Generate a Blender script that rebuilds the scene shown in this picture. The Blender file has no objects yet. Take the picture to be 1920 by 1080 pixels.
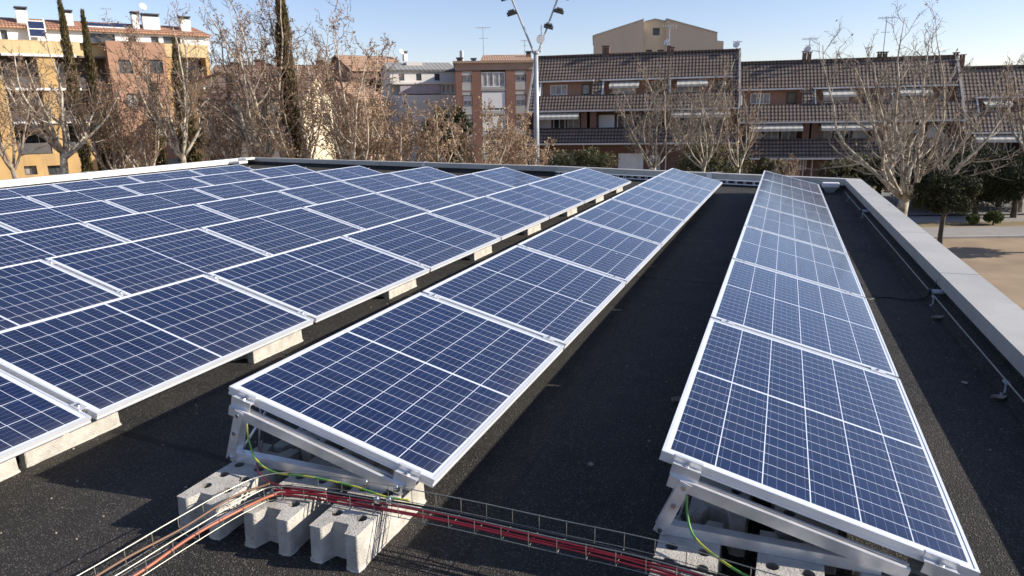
import bpy, bmesh, math, random
from mathutils import Vector, Matrix, Euler

R = math.radians
SC = bpy.context.scene
COL = SC.collection

# ------------------------------------------------------------------ camera
YAW, PITCH, ROLL, FPX = -0.3712, -0.2462, -0.0175, 1306.07
CAM = Vector((0.3405, -14.054, 1.5559))
cy, sy, cp, sp = math.cos(YAW), math.sin(YAW), math.cos(PITCH), math.sin(PITCH)
FWD = Vector((sy*cp, cy*cp, sp))
_r = Vector((cy, -sy, 0.0)); _u = _r.cross(FWD)
RGT = _r*math.cos(ROLL) + _u*math.sin(ROLL)
UPV = _u*math.cos(ROLL) - _r*math.sin(ROLL)
cd = bpy.data.cameras.new('camera'); cam = bpy.data.objects.new('camera', cd); COL.objects.link(cam)
cam.matrix_world = Matrix(((RGT.x, UPV.x, -FWD.x, CAM.x), (RGT.y, UPV.y, -FWD.y, CAM.y),
                           (RGT.z, UPV.z, -FWD.z, CAM.z), (0, 0, 0, 1)))
cd.sensor_width = 36.0; cd.lens = FPX/1920*36.0
cd.clip_start = 0.05; cd.clip_end = 5000
cd.dof.use_dof = True; cd.dof.focus_distance = 4.2; cd.dof.aperture_fstop = 7.0
SC.camera = cam

# ------------------------------------------------------------------ sky, sun, exposure
SUN_EL = R(25.0); SUN_AZ = math.atan2(0.874, 0.236)          # azimuth from +Y towards +X
w = bpy.data.worlds.new('World'); SC.world = w; w.use_nodes = True
wn = w.node_tree
sky = wn.nodes.new('ShaderNodeTexSky'); sky.sky_type = 'NISHITA'; sky.sun_disc = False
sky.sun_elevation = SUN_EL; sky.sun_rotation = SUN_AZ; sky.altitude = 100
sky.air_density = 1.0; sky.dust_density = 0.25; sky.ozone_density = 2.2
tint = wn.nodes.new('ShaderNodeMix'); tint.data_type = 'RGBA'; tint.blend_type = 'MULTIPLY'; tint.inputs[0].default_value = 1.0
tint.inputs[7].default_value = (1.10, 0.985, 1.09, 1.0)
wn.links.new(sky.outputs[0], tint.inputs[6]); wn.links.new(tint.outputs[2], wn.nodes['Background'].inputs[0])
wn.nodes['Background'].inputs[1].default_value = 0.10
sl = bpy.data.lights.new('sun', 'SUN'); sun = bpy.data.objects.new('sun', sl); COL.objects.link(sun)
sl.energy = 5.0; sl.angle = R(0.5); sl.color = (1.0, 0.93, 0.82)
sd = Vector((math.sin(SUN_AZ)*math.cos(SUN_EL), math.cos(SUN_AZ)*math.cos(SUN_EL), math.sin(SUN_EL)))
sun.rotation_euler = sd.to_track_quat('Z', 'Y').to_euler(); sun.location = (20, 5, 30)
SC.view_settings.view_transform = 'Standard'; SC.view_settings.look = 'None'
SC.view_settings.exposure = 0.68; SC.view_settings.gamma = 1.0
SC.render.engine = 'CYCLES'

GZ = -4.3                                                       # the park's ground below the roof deck

def pl(px, py, depth):
    """point at the given distance ahead of the photographer, along a direction of the survey photo"""
    return CAM + (FWD + RGT*((px-960)/FPX) + UPV*((540-py)/FPX))*depth

# ------------------------------------------------------------------ helpers
def tag(o, label=None, cat=None, group=None, kind=None):
    if label: o['label'] = label
    if cat: o['category'] = cat
    if group: o['group'] = group
    if kind: o['kind'] = kind
    return o

def empty(name, loc=(0, 0, 0), rz=0.0, label=None, cat=None, group=None, parent=None):
    o = bpy.data.objects.new(name, None); COL.objects.link(o)
    o.location = loc; o.rotation_euler = (0, 0, rz); o.empty_display_size = 0.1
    if parent: o.parent = parent
    return tag(o, label, cat, group)

def copy_tree(o, parent=None):
    c = o.copy(); COL.objects.link(c); c.parent = parent
    for ch in list(o.children): copy_tree(ch, c)
    return c

def boxes(name, mat, parent, lst, bevel=0):
    for q in lst:
        b = MB(); b.box(*q); b.build(name, mat, parent, bevel=bevel)

class MB:
    def __init__(s): s.v = []; s.f = []; s.m = []
    def add(s, vs, fs, m=0):
        b = len(s.v); s.v += [tuple(p) for p in vs]
        s.f += [tuple(i+b for i in f) for f in fs]; s.m += [m]*len(fs)
    def quad(s, a, b, c, d, m=0): s.add([a, b, c, d], [(0, 1, 2, 3)], m)
    def box(s, x0, x1, y0, y1, z0, z1, m=0, M=None):
        vs = [Vector((x, y, z)) for z in (z0, z1) for y in (y0, y1) for x in (x0, x1)]
        if M is not None: vs = [M @ p for p in vs]
        s.add(vs, [(0, 2, 3, 1), (4, 5, 7, 6), (0, 1, 5, 4), (2, 6, 7, 3), (0, 4, 6, 2), (1, 3, 7, 5)], m)
    def prism(s, poly, y0, y1, m=0, M=None):
        """poly of (x,z) counter-clockwise seen from -y, pushed from y0 to y1"""
        n = len(poly)
        vs = [Vector((x, y0, z)) for x, z in poly] + [Vector((x, y1, z)) for x, z in poly]
        if M is not None: vs = [M @ p for p in vs]
        fs = [tuple(range(n)), tuple(range(2*n-1, n-1, -1))]
        fs += [((i+1) % n, i, n+i, n+(i+1) % n) for i in range(n)]
        s.add(vs, fs, m)
    def tube(s, pts, rad, n=6, m=0, cap=True):
        pts = [Vector(p) for p in pts]; k = len(pts)
        rr = rad if isinstance(rad, (list, tuple)) else [rad]*k
        b = len(s.v); ref = None
        for i, p in enumerate(pts):
            t = (pts[min(i+1, k-1)]-pts[max(i-1, 0)])
            if t.length < 1e-9: t = Vector((0, 0, 1))
            t.normalize()
            if ref is None: ref = Vector((1, 0, 0)) if abs(t.x) < 0.8 else Vector((0, 1, 0))
            a = (ref - t*ref.dot(t)).normalized(); ref = a; c = t.cross(a)
            for j in range(n):
                an = 2*math.pi*j/n
                s.v.append(tuple(p + (a*math.cos(an)+c*math.sin(an))*rr[i]))
        for i in range(k-1):
            for j in range(n):
                q = b+i*n; j2 = (j+1) % n
                s.f.append((q+j, q+j2, q+n+j2, q+n+j)); s.m.append(m)
        if cap:
            s.f.append(tuple(b+j for j in range(n-1, -1, -1))); s.m.append(m)
            s.f.append(tuple(b+(k-1)*n+j for j in range(n))); s.m.append(m)
    def cyl(s, p0, p1, r, n=10, m=0): s.tube([p0, p1], r, n, m)
    def build(s, name, mats, parent=None, smooth=False, loc=None, bevel=0):
        me = bpy.data.meshes.new(name); me.from_pydata(s.v, [], s.f)
        if not isinstance(mats, (list, tuple)): mats = [mats]
        for x in mats: me.materials.append(x)
        me.polygons.foreach_set('material_index', s.m)
        if smooth: me.polygons.foreach_set('use_smooth', [True]*len(s.f))
        me.update()
        o = bpy.data.objects.new(name, me); COL.objects.link(o)
        if parent: o.parent = parent
        if loc is not None: o.location = loc
        if bevel:
            bv = o.modifiers.new('bevel', 'BEVEL'); bv.width = bevel; bv.segments = 2; bv.limit_method = 'ANGLE'
        return o

def smooth_path(pts, sub=6):
    pts = [Vector(p) for p in pts]; out = []
    for i in range(len(pts)-1):
        p0 = pts[max(i-1, 0)]; p1 = pts[i]; p2 = pts[i+1]; p3 = pts[min(i+2, len(pts)-1)]
        for k in range(sub):
            t = k/sub
            out.append(0.5*((2*p1)+(p2-p0)*t+(2*p0-5*p1+4*p2-p3)*t*t+(3*p1-p0-3*p2+p3)*t**3))
    out.append(pts[-1]); return out

# ------------------------------------------------------------------ materials
def nd(nt, typ, ins=None, **props):
    n = nt.nodes.new(typ)
    for k, v in props.items(): setattr(n, k, v)
    for k, v in (ins or {}).items():
        if isinstance(v, bpy.types.NodeSocket): nt.links.new(v, n.inputs[k])
        else: n.inputs[k].default_value = v
    return n
def mth(nt, op, a, b=None, c=None, clamp=False):
    n = nt.nodes.new('ShaderNodeMath'); n.operation = op; n.use_clamp = clamp
    for i, v in enumerate((a, b, c)):
        if v is None: continue
        if isinstance(v, bpy.types.NodeSocket): nt.links.new(v, n.inputs[i])
        else: n.inputs[i].default_value = v
    return n.outputs[0]
def c4(c): return (c[0], c[1], c[2], 1.0)
def mixc(nt, fac, a, b):
    n = nt.nodes.new('ShaderNodeMix'); n.data_type = 'RGBA'
    for k, v in ((0, fac), (6, a), (7, b)):
        if isinstance(v, bpy.types.NodeSocket): nt.links.new(v, n.inputs[k])
        else: n.inputs[k].default_value = c4(v) if isinstance(v, (tuple, list)) else v
    return n.outputs[2]
def ramp(nt, fac, lo, hi):
    n = nt.nodes.new('ShaderNodeMapRange'); n.inputs[1].default_value = lo; n.inputs[2].default_value = hi
    nt.links.new(fac, n.inputs[0]); return n.outputs[0]
def newmat(name):
    m = bpy.data.materials.new(name); m.use_nodes = True
    return m, m.node_tree, m.node_tree.nodes['Principled BSDF']
def coords(nt, rand=True, kind='Object'):
    tc = nt.nodes.new('ShaderNodeTexCoord').outputs[kind]
    if not rand: return tc
    oi = nt.nodes.new('ShaderNodeObjectInfo').outputs['Random']
    s = mth(nt, 'MULTIPLY', oi, 37.0)
    cv = nd(nt, 'ShaderNodeCombineXYZ', {0: s, 1: s, 2: s}).outputs[0]
    a = nt.nodes.new('ShaderNodeVectorMath'); a.operation = 'ADD'
    nt.links.new(tc, a.inputs[0]); nt.links.new(cv, a.inputs[1]); return a.outputs[0]
def noise(nt, vec, scale, detail=4, rough=0.6):
    return nd(nt, 'ShaderNodeTexNoise', {'Vector': vec, 'Scale': scale, 'Detail': detail, 'Roughness': rough}).outputs[0]
def bump(nt, b, h, strength, dist=0.01):
    n = nd(nt, 'ShaderNodeBump', {'Height': h, 'Strength': strength, 'Distance': dist})
    nt.links.new(n.outputs[0], b.inputs['Normal'])
def basic(name, col, col2=None, rough=0.7, metal=0.0, scale=3.0, bscale=60.0, bstr=0.0, bdist=0.01, spec=0.5, lo=0.35, hi=0.65, rand=True):
    m, nt, b = newmat(name)
    col2 = col2 or tuple(x*0.78 for x in col)
    v = coords(nt, rand)
    nt.links.new(mixc(nt, ramp(nt, noise(nt, v, scale), lo, hi), col, col2), b.inputs['Base Color'])
    b.inputs['Roughness'].default_value = rough; b.inputs['Metallic'].default_value = metal
    b.inputs['Specular IOR Level'].default_value = spec
    if bstr: bump(nt, b, noise(nt, v, bscale, 3), bstr, bdist)
    return m

def panel_material():
    m, nt, b = newmat('solar_cells')
    tc = nt.nodes.new('ShaderNodeTexCoord').outputs['Object']
    sx = nt.nodes.new('ShaderNodeSeparateXYZ'); nt.links.new(tc, sx.inputs[0])
    x, y = sx.outputs[0], sx.outputs[1]
    px, py = 0.1573, 0.0790
    u = mth(nt, 'DIVIDE', mth(nt, 'SUBTRACT', x, 0.0241), px)
    fu = mth(nt, 'FRACT', u)
    du = mth(nt, 'MULTIPLY', mth(nt, 'MINIMUM', fu, mth(nt, 'SUBTRACT', 1.0, fu)), px)
    col = mth(nt, 'LESS_THAN', du, 0.0019)
    ya = mth(nt, 'SUBTRACT', mth(nt, 'ABSOLUTE', mth(nt, 'SUBTRACT', y, 0.8325)), 0.0065)
    mid = mth(nt, 'LESS_THAN', ya, 0.0)
    vv = mth(nt, 'DIVIDE', ya, py)
    fv = mth(nt, 'FRACT', vv)
    dv = mth(nt, 'MULTIPLY', mth(nt, 'MINIMUM', fv, mth(nt, 'SUBTRACT', 1.0, fv)), py)
    row = mth(nt, 'LESS_THAN', dv, 0.0013)
    out = mth(nt, 'MAXIMUM', mth(nt, 'MAXIMUM', mth(nt, 'LESS_THAN', u, 0.0), mth(nt, 'GREATER_THAN', u, 6.0)), mth(nt, 'GREATER_THAN', vv, 10.0))
    white = mth(nt, 'MAXIMUM', mth(nt, 'MAXIMUM', col, row), mth(nt, 'MAXIMUM', mid, out))
    # five ribbons per cell, running along the panel
    fb = mth(nt, 'FRACT', mth(nt, 'MULTIPLY', u, 5.0))
    bus = mth(nt, 'LESS_THAN', mth(nt, 'ABSOLUTE', mth(nt, 'SUBTRACT', fb, 0.5)), 0.024)
    # slight cell to cell tone and crystal grain
    oi = nt.nodes.new('ShaderNodeObjectInfo').outputs['Random']
    cell = nd(nt, 'ShaderNodeCombineXYZ', {0: mth(nt, 'FLOOR', u), 1: mth(nt, 'FLOOR', mth(nt, 'DIVIDE', y, py)), 2: mth(nt, 'MULTIPLY', oi, 91.0)}).outputs[0]
    wn_ = nd(nt, 'ShaderNodeTexWhiteNoise', {'Vector': cell}).outputs[0]
    vo = nd(nt, 'ShaderNodeTexVoronoi', {'Vector': tc, 'Scale': 75.0}).outputs['Color']
    grain = nt.nodes.new('ShaderNodeSeparateColor'); nt.links.new(vo, grain.inputs[0])
    t = mth(nt, 'ADD', mth(nt, 'MULTIPLY', wn_, 0.45), mth(nt, 'MULTIPLY', grain.outputs[0], 0.5))
    t = mth(nt, 'ADD', t, mth(nt, 'MULTIPLY', oi, 0.35))
    c = mixc(nt, t, (0.0034, 0.0088, 0.034), (0.0070, 0.0175, 0.064))
    c = mixc(nt, mth(nt, 'MULTIPLY', bus, 0.5), c, (0.20, 0.24, 0.34))
    c = mixc(nt, white, c, (0.58, 0.62, 0.70))
    # thin film of dust, streaky and heavier towards the low edge, and a few bird spots
    vr = coords(nt)
    dn = noise(nt, vr, 2.2, 5)
    st_ = noise(nt, nd(nt, 'ShaderNodeVectorMath', {0: vr, 1: (1.2, 16.0, 1.0)}, operation='MULTIPLY').outputs[0], 1.6, 4)
    low = ramp(nt, x, 0.55, 0.985)
    edge = ramp(nt, x, 0.90, 0.985)
    dust = mth(nt, 'MULTIPLY', ramp(nt, dn, 0.3, 0.75), 0.022)
    dust = mth(nt, 'ADD', dust, mth(nt, 'MULTIPLY', ramp(nt, st_, 0.45, 0.8), 0.022))
    dust = mth(nt, 'ADD', dust, mth(nt, 'MULTIPLY', low, 0.022))
    dust = mth(nt, 'ADD', dust, mth(nt, 'MULTIPLY', mth(nt, 'MULTIPLY', edge, noise(nt, vr, 9.0, 4)), 0.13))
    c = mixc(nt, dust, c, (0.42, 0.38, 0.33))
    vs = nd(nt, 'ShaderNodeTexVoronoi', {'Vector': vr, 'Scale': 5.0})
    gate = nt.nodes.new('ShaderNodeSeparateColor'); nt.links.new(vs.outputs['Color'], gate.inputs[0])
    spot = mth(nt, 'MULTIPLY', mth(nt, 'LESS_THAN', vs.outputs['Distance'], mth(nt, 'MULTIPLY', gate.outputs[1], 0.045)), mth(nt, 'GREATER_THAN', gate.outputs[0], 0.72))
    c = mixc(nt, mth(nt, 'MULTIPLY', spot, 0.75), c, (0.7, 0.7, 0.66))
    nt.links.new(c, b.inputs['Base Color'])
    b.inputs['IOR'].default_value = 1.5
    nt.links.new(mth(nt, 'ADD', 0.06, mth(nt, 'MULTIPLY', dn, 0.12)), b.inputs['Roughness'])
    return m

def roof_material():
    m, nt, b = newmat('bitumen_roofing')
    v = coords(nt, False)
    big = noise(nt, v, 0.55, 5, 0.65); midn = noise(nt, v, 3.5, 5, 0.7)
    fine = noise(nt, v, 120.0, 2, 0.7)
    sp = nd(nt, 'ShaderNodeTexVoronoi', {'Vector': v, 'Scale': 190.0})
    sc = nt.nodes.new('ShaderNodeSeparateColor'); nt.links.new(sp.outputs['Color'], sc.inputs[0])
    c = mixc(nt, ramp(nt, big, 0.32, 0.7), (0.0105, 0.0105, 0.011), (0.046, 0.040, 0.033))
    c = mixc(nt, mth(nt, 'MULTIPLY', ramp(nt, midn, 0.4, 0.75), 0.5), c, (0.072, 0.060, 0.047))
    c = mixc(nt, mth(nt, 'MULTIPLY', ramp(nt, fine, 0.48, 0.62), 0.55), c, (0.008, 0.008, 0.009))
    c = mixc(nt, mth(nt, 'MULTIPLY', mth(nt, 'GREATER_THAN', sc.outputs[0], 0.90), 0.5), c, (0.20, 0.185, 0.165))
    # laps between the felt sheets: a darker line every few metres
    s = nt.nodes.new('ShaderNodeSeparateXYZ'); nt.links.new(v, s.inputs[0])
    yy = mth(nt, 'ADD', mth(nt, 'ADD', s.outputs[1], mth(nt, 'MULTIPLY', s.outputs[0], 0.06)), mth(nt, 'MULTIPLY', midn, 0.05))
    fr = mth(nt, 'FRACT', mth(nt, 'DIVIDE', mth(nt, 'ADD', yy, 3.28), 4.3))
    lap = mth(nt, 'LESS_THAN', fr, 0.010)
    c = mixc(nt, mth(nt, 'MULTIPLY', lap, 0.8), c, (0.006, 0.006, 0.007))
    fx = mth(nt, 'FRACT', mth(nt, 'DIVIDE', mth(nt, 'ADD', mth(nt, 'ADD', s.outputs[0], 0.62), mth(nt, 'MULTIPLY', midn, 0.04)), 1.02))
    c = mixc(nt, mth(nt, 'MULTIPLY', mth(nt, 'LESS_THAN', fx, 0.018), 0.30), c, (0.012, 0.012, 0.012))
    stain = ramp(nt, noise(nt, v, 1.1, 6, 0.7), 0.60, 0.66)
    c = mixc(nt, mth(nt, 'MULTIPLY', stain, 0.3), c, (0.095, 0.08, 0.062))
    nt.links.new(c, b.inputs['Base Color']); b.inputs['Roughness'].default_value = 0.85
    b.inputs['Specular IOR Level'].default_value = 0.35
    h = mth(nt, 'ADD', mth(nt, 'MULTIPLY', fine, 0.6), mth(nt, 'MULTIPLY', sp.outputs['Distance'], 0.8))
    h = mth(nt, 'ADD', h, mth(nt, 'MULTIPLY', ramp(nt, fr, 0.0, 0.02), 1.2))
    bump(nt, b, h, 1.0, 0.010)
    return m

def tile_material(name, tile, gap, tile2, pw=0.26, ph=0.24, rand=False):  # gap: pale tone for the rolls' painted sunlit side and random blotches
    """pan tiles: columns along x, courses up z"""
    m, nt, b = newmat(name)
    tc = coords(nt, rand); s = nt.nodes.new('ShaderNodeSeparateXYZ'); nt.links.new(tc, s.inputs[0])
    fx = mth(nt, 'FRACT', mth(nt, 'DIVIDE', s.outputs[0], pw)); fz = mth(nt, 'FRACT', mth(nt, 'DIVIDE', s.outputs[2], ph))
    hx = mth(nt, 'ABSOLUTE', mth(nt, 'SUBTRACT', fx, 0.5))
    cell = nd(nt, 'ShaderNodeCombineXYZ', {0: mth(nt, 'FLOOR', mth(nt, 'DIVIDE', s.outputs[0], pw)), 1: mth(nt, 'FLOOR', mth(nt, 'DIVIDE', s.outputs[2], ph)), 2: 3.0}).outputs[0]
    wn_ = nd(nt, 'ShaderNodeTexWhiteNoise', {'Vector': cell}).outputs[0]
    c = mixc(nt, wn_, tile, tile2)
    c = mixc(nt, mth(nt, 'MULTIPLY', ramp(nt, noise(nt, tc, 0.7, 5), 0.45, 0.75), 0.45), c, gap)
    c = mixc(nt, mth(nt, 'MULTIPLY', mth(nt, 'GREATER_THAN', hx, 0.34), 0.75), c, gap)  # sunlit side of each tile roll, painted as a pale stripe
    c = mixc(nt, mth(nt, 'MULTIPLY', mth(nt, 'LESS_THAN', fz, 0.36), 0.95), c, tuple(x*0.4 for x in tile))  # shadow along each course, painted as a dark band
    nt.links.new(c, b.inputs['Base Color']); b.inputs['Roughness'].default_value = 0.8
    h = mth(nt, 'ADD', mth(nt, 'COSINE', mth(nt, 'MULTIPLY', fx, 6.283)), mth(nt, 'MULTIPLY', fz, -1.4))
    bump(nt, b, h, 0.5, 0.02)
    return m

def brick_material(name, c1, c2, mortar, sc=1.0):
    m, nt, b = newmat(name)
    tc = coords(nt, False); s = nt.nodes.new('ShaderNodeSeparateXYZ'); nt.links.new(tc, s.inputs[0])
    v = nd(nt, 'ShaderNodeCombineXYZ', {0: mth(nt, 'ADD', s.outputs[0], s.outputs[1]), 1: s.outputs[2], 2: 0.0}).outputs[0]
    br = nd(nt, 'ShaderNodeTexBrick', {'Vector': v, 'Color1': c4(c1), 'Color2': c4(c2), 'Mortar': c4(mortar), 'Scale': 1.0,
            'Mortar Size': 0.012*sc, 'Brick Width': 0.26*sc, 'Row Height': 0.085*sc})
    n = noise(nt, tc, 0.6, 5)
    c = mixc(nt, mth(nt, 'MULTIPLY', ramp(nt, n, 0.4, 0.75), 0.35), br.outputs[0], tuple(x*0.55 for x in c1))
    nt.links.new(c, b.inputs['Base Color']); b.inputs['Roughness'].default_value = 0.85
    return m

def glass_material():
    m, nt, b = newmat('window_glass')
    v = coords(nt)
    nt.links.new(mixc(nt, ramp(nt, noise(nt, v, 0.8, 2), 0.4, 0.6), (0.020, 0.024, 0.028), (0.075, 0.078, 0.08)), b.inputs['Base Color'])
    b.inputs['Roughness'].default_value = 0.06; b.inputs['IOR'].default_value = 1.5
    return m

def stripe_material(name, a, c, period):
    m, nt, b = newmat(name)
    tc = coords(nt, False); s = nt.nodes.new('ShaderNodeSeparateXYZ'); nt.links.new(tc, s.inputs[0])
    f = mth(nt, 'FRACT', mth(nt, 'DIVIDE', s.outputs[0], period))
    nt.links.new(mixc(nt, mth(nt, 'GREATER_THAN', f, 0.5), a, c), b.inputs['Base Color']); b.inputs['Roughness'].default_value = 0.8
    return m
def slat_material(name, a, c, period):
    m, nt, b = newmat(name)
    tc = coords(nt, False); s = nt.nodes.new('ShaderNodeSeparateXYZ'); nt.links.new(tc, s.inputs[0])
    f = mth(nt, 'FRACT', mth(nt, 'DIVIDE', s.outputs[2], period))
    nt.links.new(mixc(nt, mth(nt, 'GREATER_THAN', f, 0.8), a, c), b.inputs['Base Color']); b.inputs['Roughness'].default_value = 0.6
    return m
def earth_cable_material():
    m, nt, b = newmat('green_yellow_insulation')
    tc = coords(nt, False); s = nt.nodes.new('ShaderNodeSeparateXYZ'); nt.links.new(tc, s.inputs[0])
    a = mth(nt, 'ARCTAN2', mth(nt, 'SUBTRACT', s.outputs[2], 0.19), mth(nt, 'ADD', s.outputs[1], 12.03))
    f = mth(nt, 'FRACT', mth(nt, 'ADD', mth(nt, 'MULTIPLY', s.outputs[0], 9.0), mth(nt, 'MULTIPLY', a, 0.5)))
    nt.links.new(mixc(nt, mth(nt, 'GREATER_THAN', f, 0.55), (0.09, 0.26, 0.045), (0.42, 0.42, 0.05)), b.inputs['Base Color'])
    b.inputs['Roughness'].default_value = 0.4
    return m

def leaf_material(name, a, c, rough=0.7, trans=0.25):
    m, nt, b = newmat(name)
    g = nt.nodes.new('ShaderNodeNewGeometry')
    n = nd(nt, 'ShaderNodeTexWhiteNoise', {'Vector': nd(nt, 'ShaderNodeVectorMath', {0: g.outputs['Position'], 1: (3.0, 3.0, 3.0)}, operation='MULTIPLY').outputs[0]}).outputs[0]
    rnd = g.outputs['Random Per Island']
    nt.links.new(mixc(nt, rnd, a, c), b.inputs['Base Color'])
    b.inputs['Roughness'].default_value = rough; b.inputs['Specular IOR Level'].default_value = 0.25
    tr = nd(nt, 'ShaderNodeBsdfTranslucent', {'Color': mixc(nt, rnd, a, c)})
    mx = nd(nt, 'ShaderNodeMixShader', {0: trans}); nt.links.new(b.outputs[0], mx.inputs[1]); nt.links.new(tr.outputs[0], mx.inputs[2])
    nt.links.new(mx.outputs[0], nt.nodes['Material Output'].inputs[0])
    return m

X = {}
X['cells'] = panel_material()
X['alu'] = basic('brushed_aluminium', (0.86, 0.85, 0.84), (0.66, 0.655, 0.65), rough=0.30, metal=0.55, scale=9, bscale=220, bstr=0.06)
X['frame'] = basic('anodised_frame', (0.80, 0.81, 0.82), (0.72, 0.73, 0.75), rough=0.38, metal=0.45, scale=4)
X['bolt'] = basic('steel_bolt', (0.62, 0.62, 0.62), (0.4, 0.4, 0.4), rough=0.25, metal=1.0, scale=40)
X['back'] = basic('white_backsheet', (0.6, 0.6, 0.6), rough=0.7)
X['felt'] = roof_material()
X['concrete'] = basic('cast_concrete', (0.56, 0.525, 0.46), (0.33, 0.305, 0.265), rough=0.95, scale=14, bscale=150, bstr=0.75, bdist=0.008, lo=0.3, hi=0.75)
def pores(m):
    nt = m.node_tree; b = nt.nodes['Principled BSDF']; old = b.inputs['Base Color'].links[0].from_socket
    v = coords(nt); vo = nd(nt, 'ShaderNodeTexVoronoi', {'Vector': v, 'Scale': 55.0}); g = nt.nodes.new('ShaderNodeSeparateColor'); nt.links.new(vo.outputs['Color'], g.inputs[0])
    p = mth(nt, 'MULTIPLY', mth(nt, 'LESS_THAN', vo.outputs['Distance'], mth(nt, 'MULTIPLY', g.outputs[1], 0.28)), mth(nt, 'GREATER_THAN', g.outputs[0], 0.55))
    d = mth(nt, 'MULTIPLY', ramp(nt, noise(nt, v, 5.0, 5, 0.7), 0.52, 0.7), 0.35)
    c = mixc(nt, d, old, (0.24, 0.22, 0.18)); nt.links.new(mixc(nt, mth(nt, 'MULTIPLY', p, 0.6), c, (0.12, 0.11, 0.10)), b.inputs['Base Color'])
pores(X['concrete'])
X['concrete_hole_shade'] = basic('shaded_hole_concrete', (0.20, 0.19, 0.17), rough=0.95)  # block concrete with the shade inside its holes put into the colour
X['coping'] = basic('coping_metal', (0.45, 0.43, 0.385), (0.37, 0.355, 0.32), rough=0.5, metal=0.0, scale=1.3, bscale=4, bstr=0.15, bdist=0.01, rand=False)
def dirty(m, scale, col, amount, size):
    nt = m.node_tree; b = nt.nodes['Principled BSDF']; old = b.inputs['Base Color'].links[0].from_socket
    v = coords(nt, False); vo = nd(nt, 'ShaderNodeTexVoronoi', {'Vector': v, 'Scale': scale}); g = nt.nodes.new('ShaderNodeSeparateColor'); nt.links.new(vo.outputs['Color'], g.inputs[0])
    sp = mth(nt, 'MULTIPLY', mth(nt, 'LESS_THAN', vo.outputs['Distance'], mth(nt, 'MULTIPLY', g.outputs[1], size)), mth(nt, 'GREATER_THAN', g.outputs[0], 0.6))
    run = mth(nt, 'MULTIPLY', ramp(nt, noise(nt, v, 5.5, 6, 0.75), 0.55, 0.72), 0.30)
    c = mixc(nt, run, old, col); c = mixc(nt, mth(nt, 'MULTIPLY', sp, amount), c, tuple(q*0.4 for q in col)); nt.links.new(c, b.inputs['Base Color'])
dirty(X['coping'], 3.2, (0.22, 0.20, 0.17), 0.8, 0.10)
X['coping_white'] = basic('pale_coping_metal', (0.74, 0.73, 0.69), (0.66, 0.65, 0.62), rough=0.5, scale=1.5)
X['galv'] = basic('galvanised_wire', (0.33, 0.325, 0.27), (0.23, 0.225, 0.19), rough=0.42, metal=0.5, scale=20)
X['red'] = basic('red_insulation', (0.20, 0.012, 0.020), (0.13, 0.009, 0.014), rough=0.34, scale=6)
X['orange'] = basic('orange_insulation', (0.40, 0.12, 0.055), (0.32, 0.095, 0.045), rough=0.42, scale=6)
X['black'] = basic('black_insulation', (0.012, 0.012, 0.016), rough=0.45)
X['grey_cable'] = basic('grey_insulation', (0.30, 0.30, 0.34), rough=0.5)
X['brown_cable'] = basic('brown_insulation', (0.17, 0.09, 0.05), rough=0.55)
X['earth'] = earth_cable_material()
X['white'] = basic('white_paint', (0.78, 0.77, 0.74), (0.68, 0.67, 0.64), rough=0.6, scale=1.2)
X['pvc'] = basic('grey_pvc', (0.42, 0.44, 0.47), rough=0.5)
X['steel'] = basic('painted_mast_steel', (0.42, 0.44, 0.46), (0.34, 0.36, 0.38), rough=0.5, metal=0.3)
X['glass'] = glass_material()
X['curtain'] = basic('curtained_glass', (0.42, 0.40, 0.37), (0.20, 0.19, 0.18), rough=0.25, scale=1.6)
X['wframe'] = basic('white_window_frame', (0.74, 0.74, 0.72), rough=0.5)
X['dframe'] = basic('dark_window_frame', (0.06, 0.06, 0.065), rough=0.5)
X['yellow'] = basic('ochre_render', (0.54, 0.35, 0.145), (0.42, 0.27, 0.11), rough=0.9, scale=0.35, bscale=30, bstr=0.2)
X['yellow_pale'] = basic('pale_ochre_render', (0.60, 0.46, 0.25), (0.50, 0.38, 0.20), rough=0.9, scale=0.35)
def streaks(m, amt):
    nt = m.node_tree; b = nt.nodes['Principled BSDF']; old = b.inputs['Base Color'].links[0].from_socket
    v = nd(nt, 'ShaderNodeVectorMath', {0: coords(nt, False), 1: (2.2, 2.2, 0.16)}, operation='MULTIPLY').outputs[0]
    f_ = mth(nt, 'MULTIPLY', ramp(nt, noise(nt, v, 1.0, 6, 0.7), 0.48, 0.75), amt)
    nt.links.new(mixc(nt, f_, old, (0.20, 0.16, 0.12)), b.inputs['Base Color'])
for k_ in ('yellow', 'yellow_pale', 'white', 'coping_white'): streaks(X[k_], 0.5 if k_[0] == 'y' else 0.22)
X['brickor'] = brick_material('orange_brick', (0.38, 0.19, 0.115), (0.31, 0.15, 0.09), (0.38, 0.27, 0.19))
X['brickrd'] = brick_material('red_brick', (0.25, 0.105, 0.068), (0.19, 0.08, 0.052), (0.25, 0.18, 0.14))
X['brickdk'] = brick_material('brown_brick', (0.185, 0.095, 0.065), (0.14, 0.072, 0.05), (0.17, 0.125, 0.10))
X['terra'] = tile_material('terracotta_tiles', (0.38, 0.165, 0.085), (0.50, 0.31, 0.20), (0.27, 0.115, 0.065))
X['terra_old'] = tile_material('weathered_terracotta_tiles', (0.30, 0.185, 0.13), (0.40, 0.29, 0.21), (0.22, 0.13, 0.09))
X['terra_pale'] = tile_material('pale_terracotta_tiles', (0.46, 0.27, 0.165), (0.50, 0.35, 0.24), (0.38, 0.21, 0.125))
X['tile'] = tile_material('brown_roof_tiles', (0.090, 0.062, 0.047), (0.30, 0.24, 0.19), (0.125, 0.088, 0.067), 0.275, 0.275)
X['greyroof'] = tile_material('grey_roof_sheets', (0.26, 0.25, 0.23), (0.32, 0.31, 0.28), (0.22, 0.21, 0.19), 0.5, 2.0)
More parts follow.
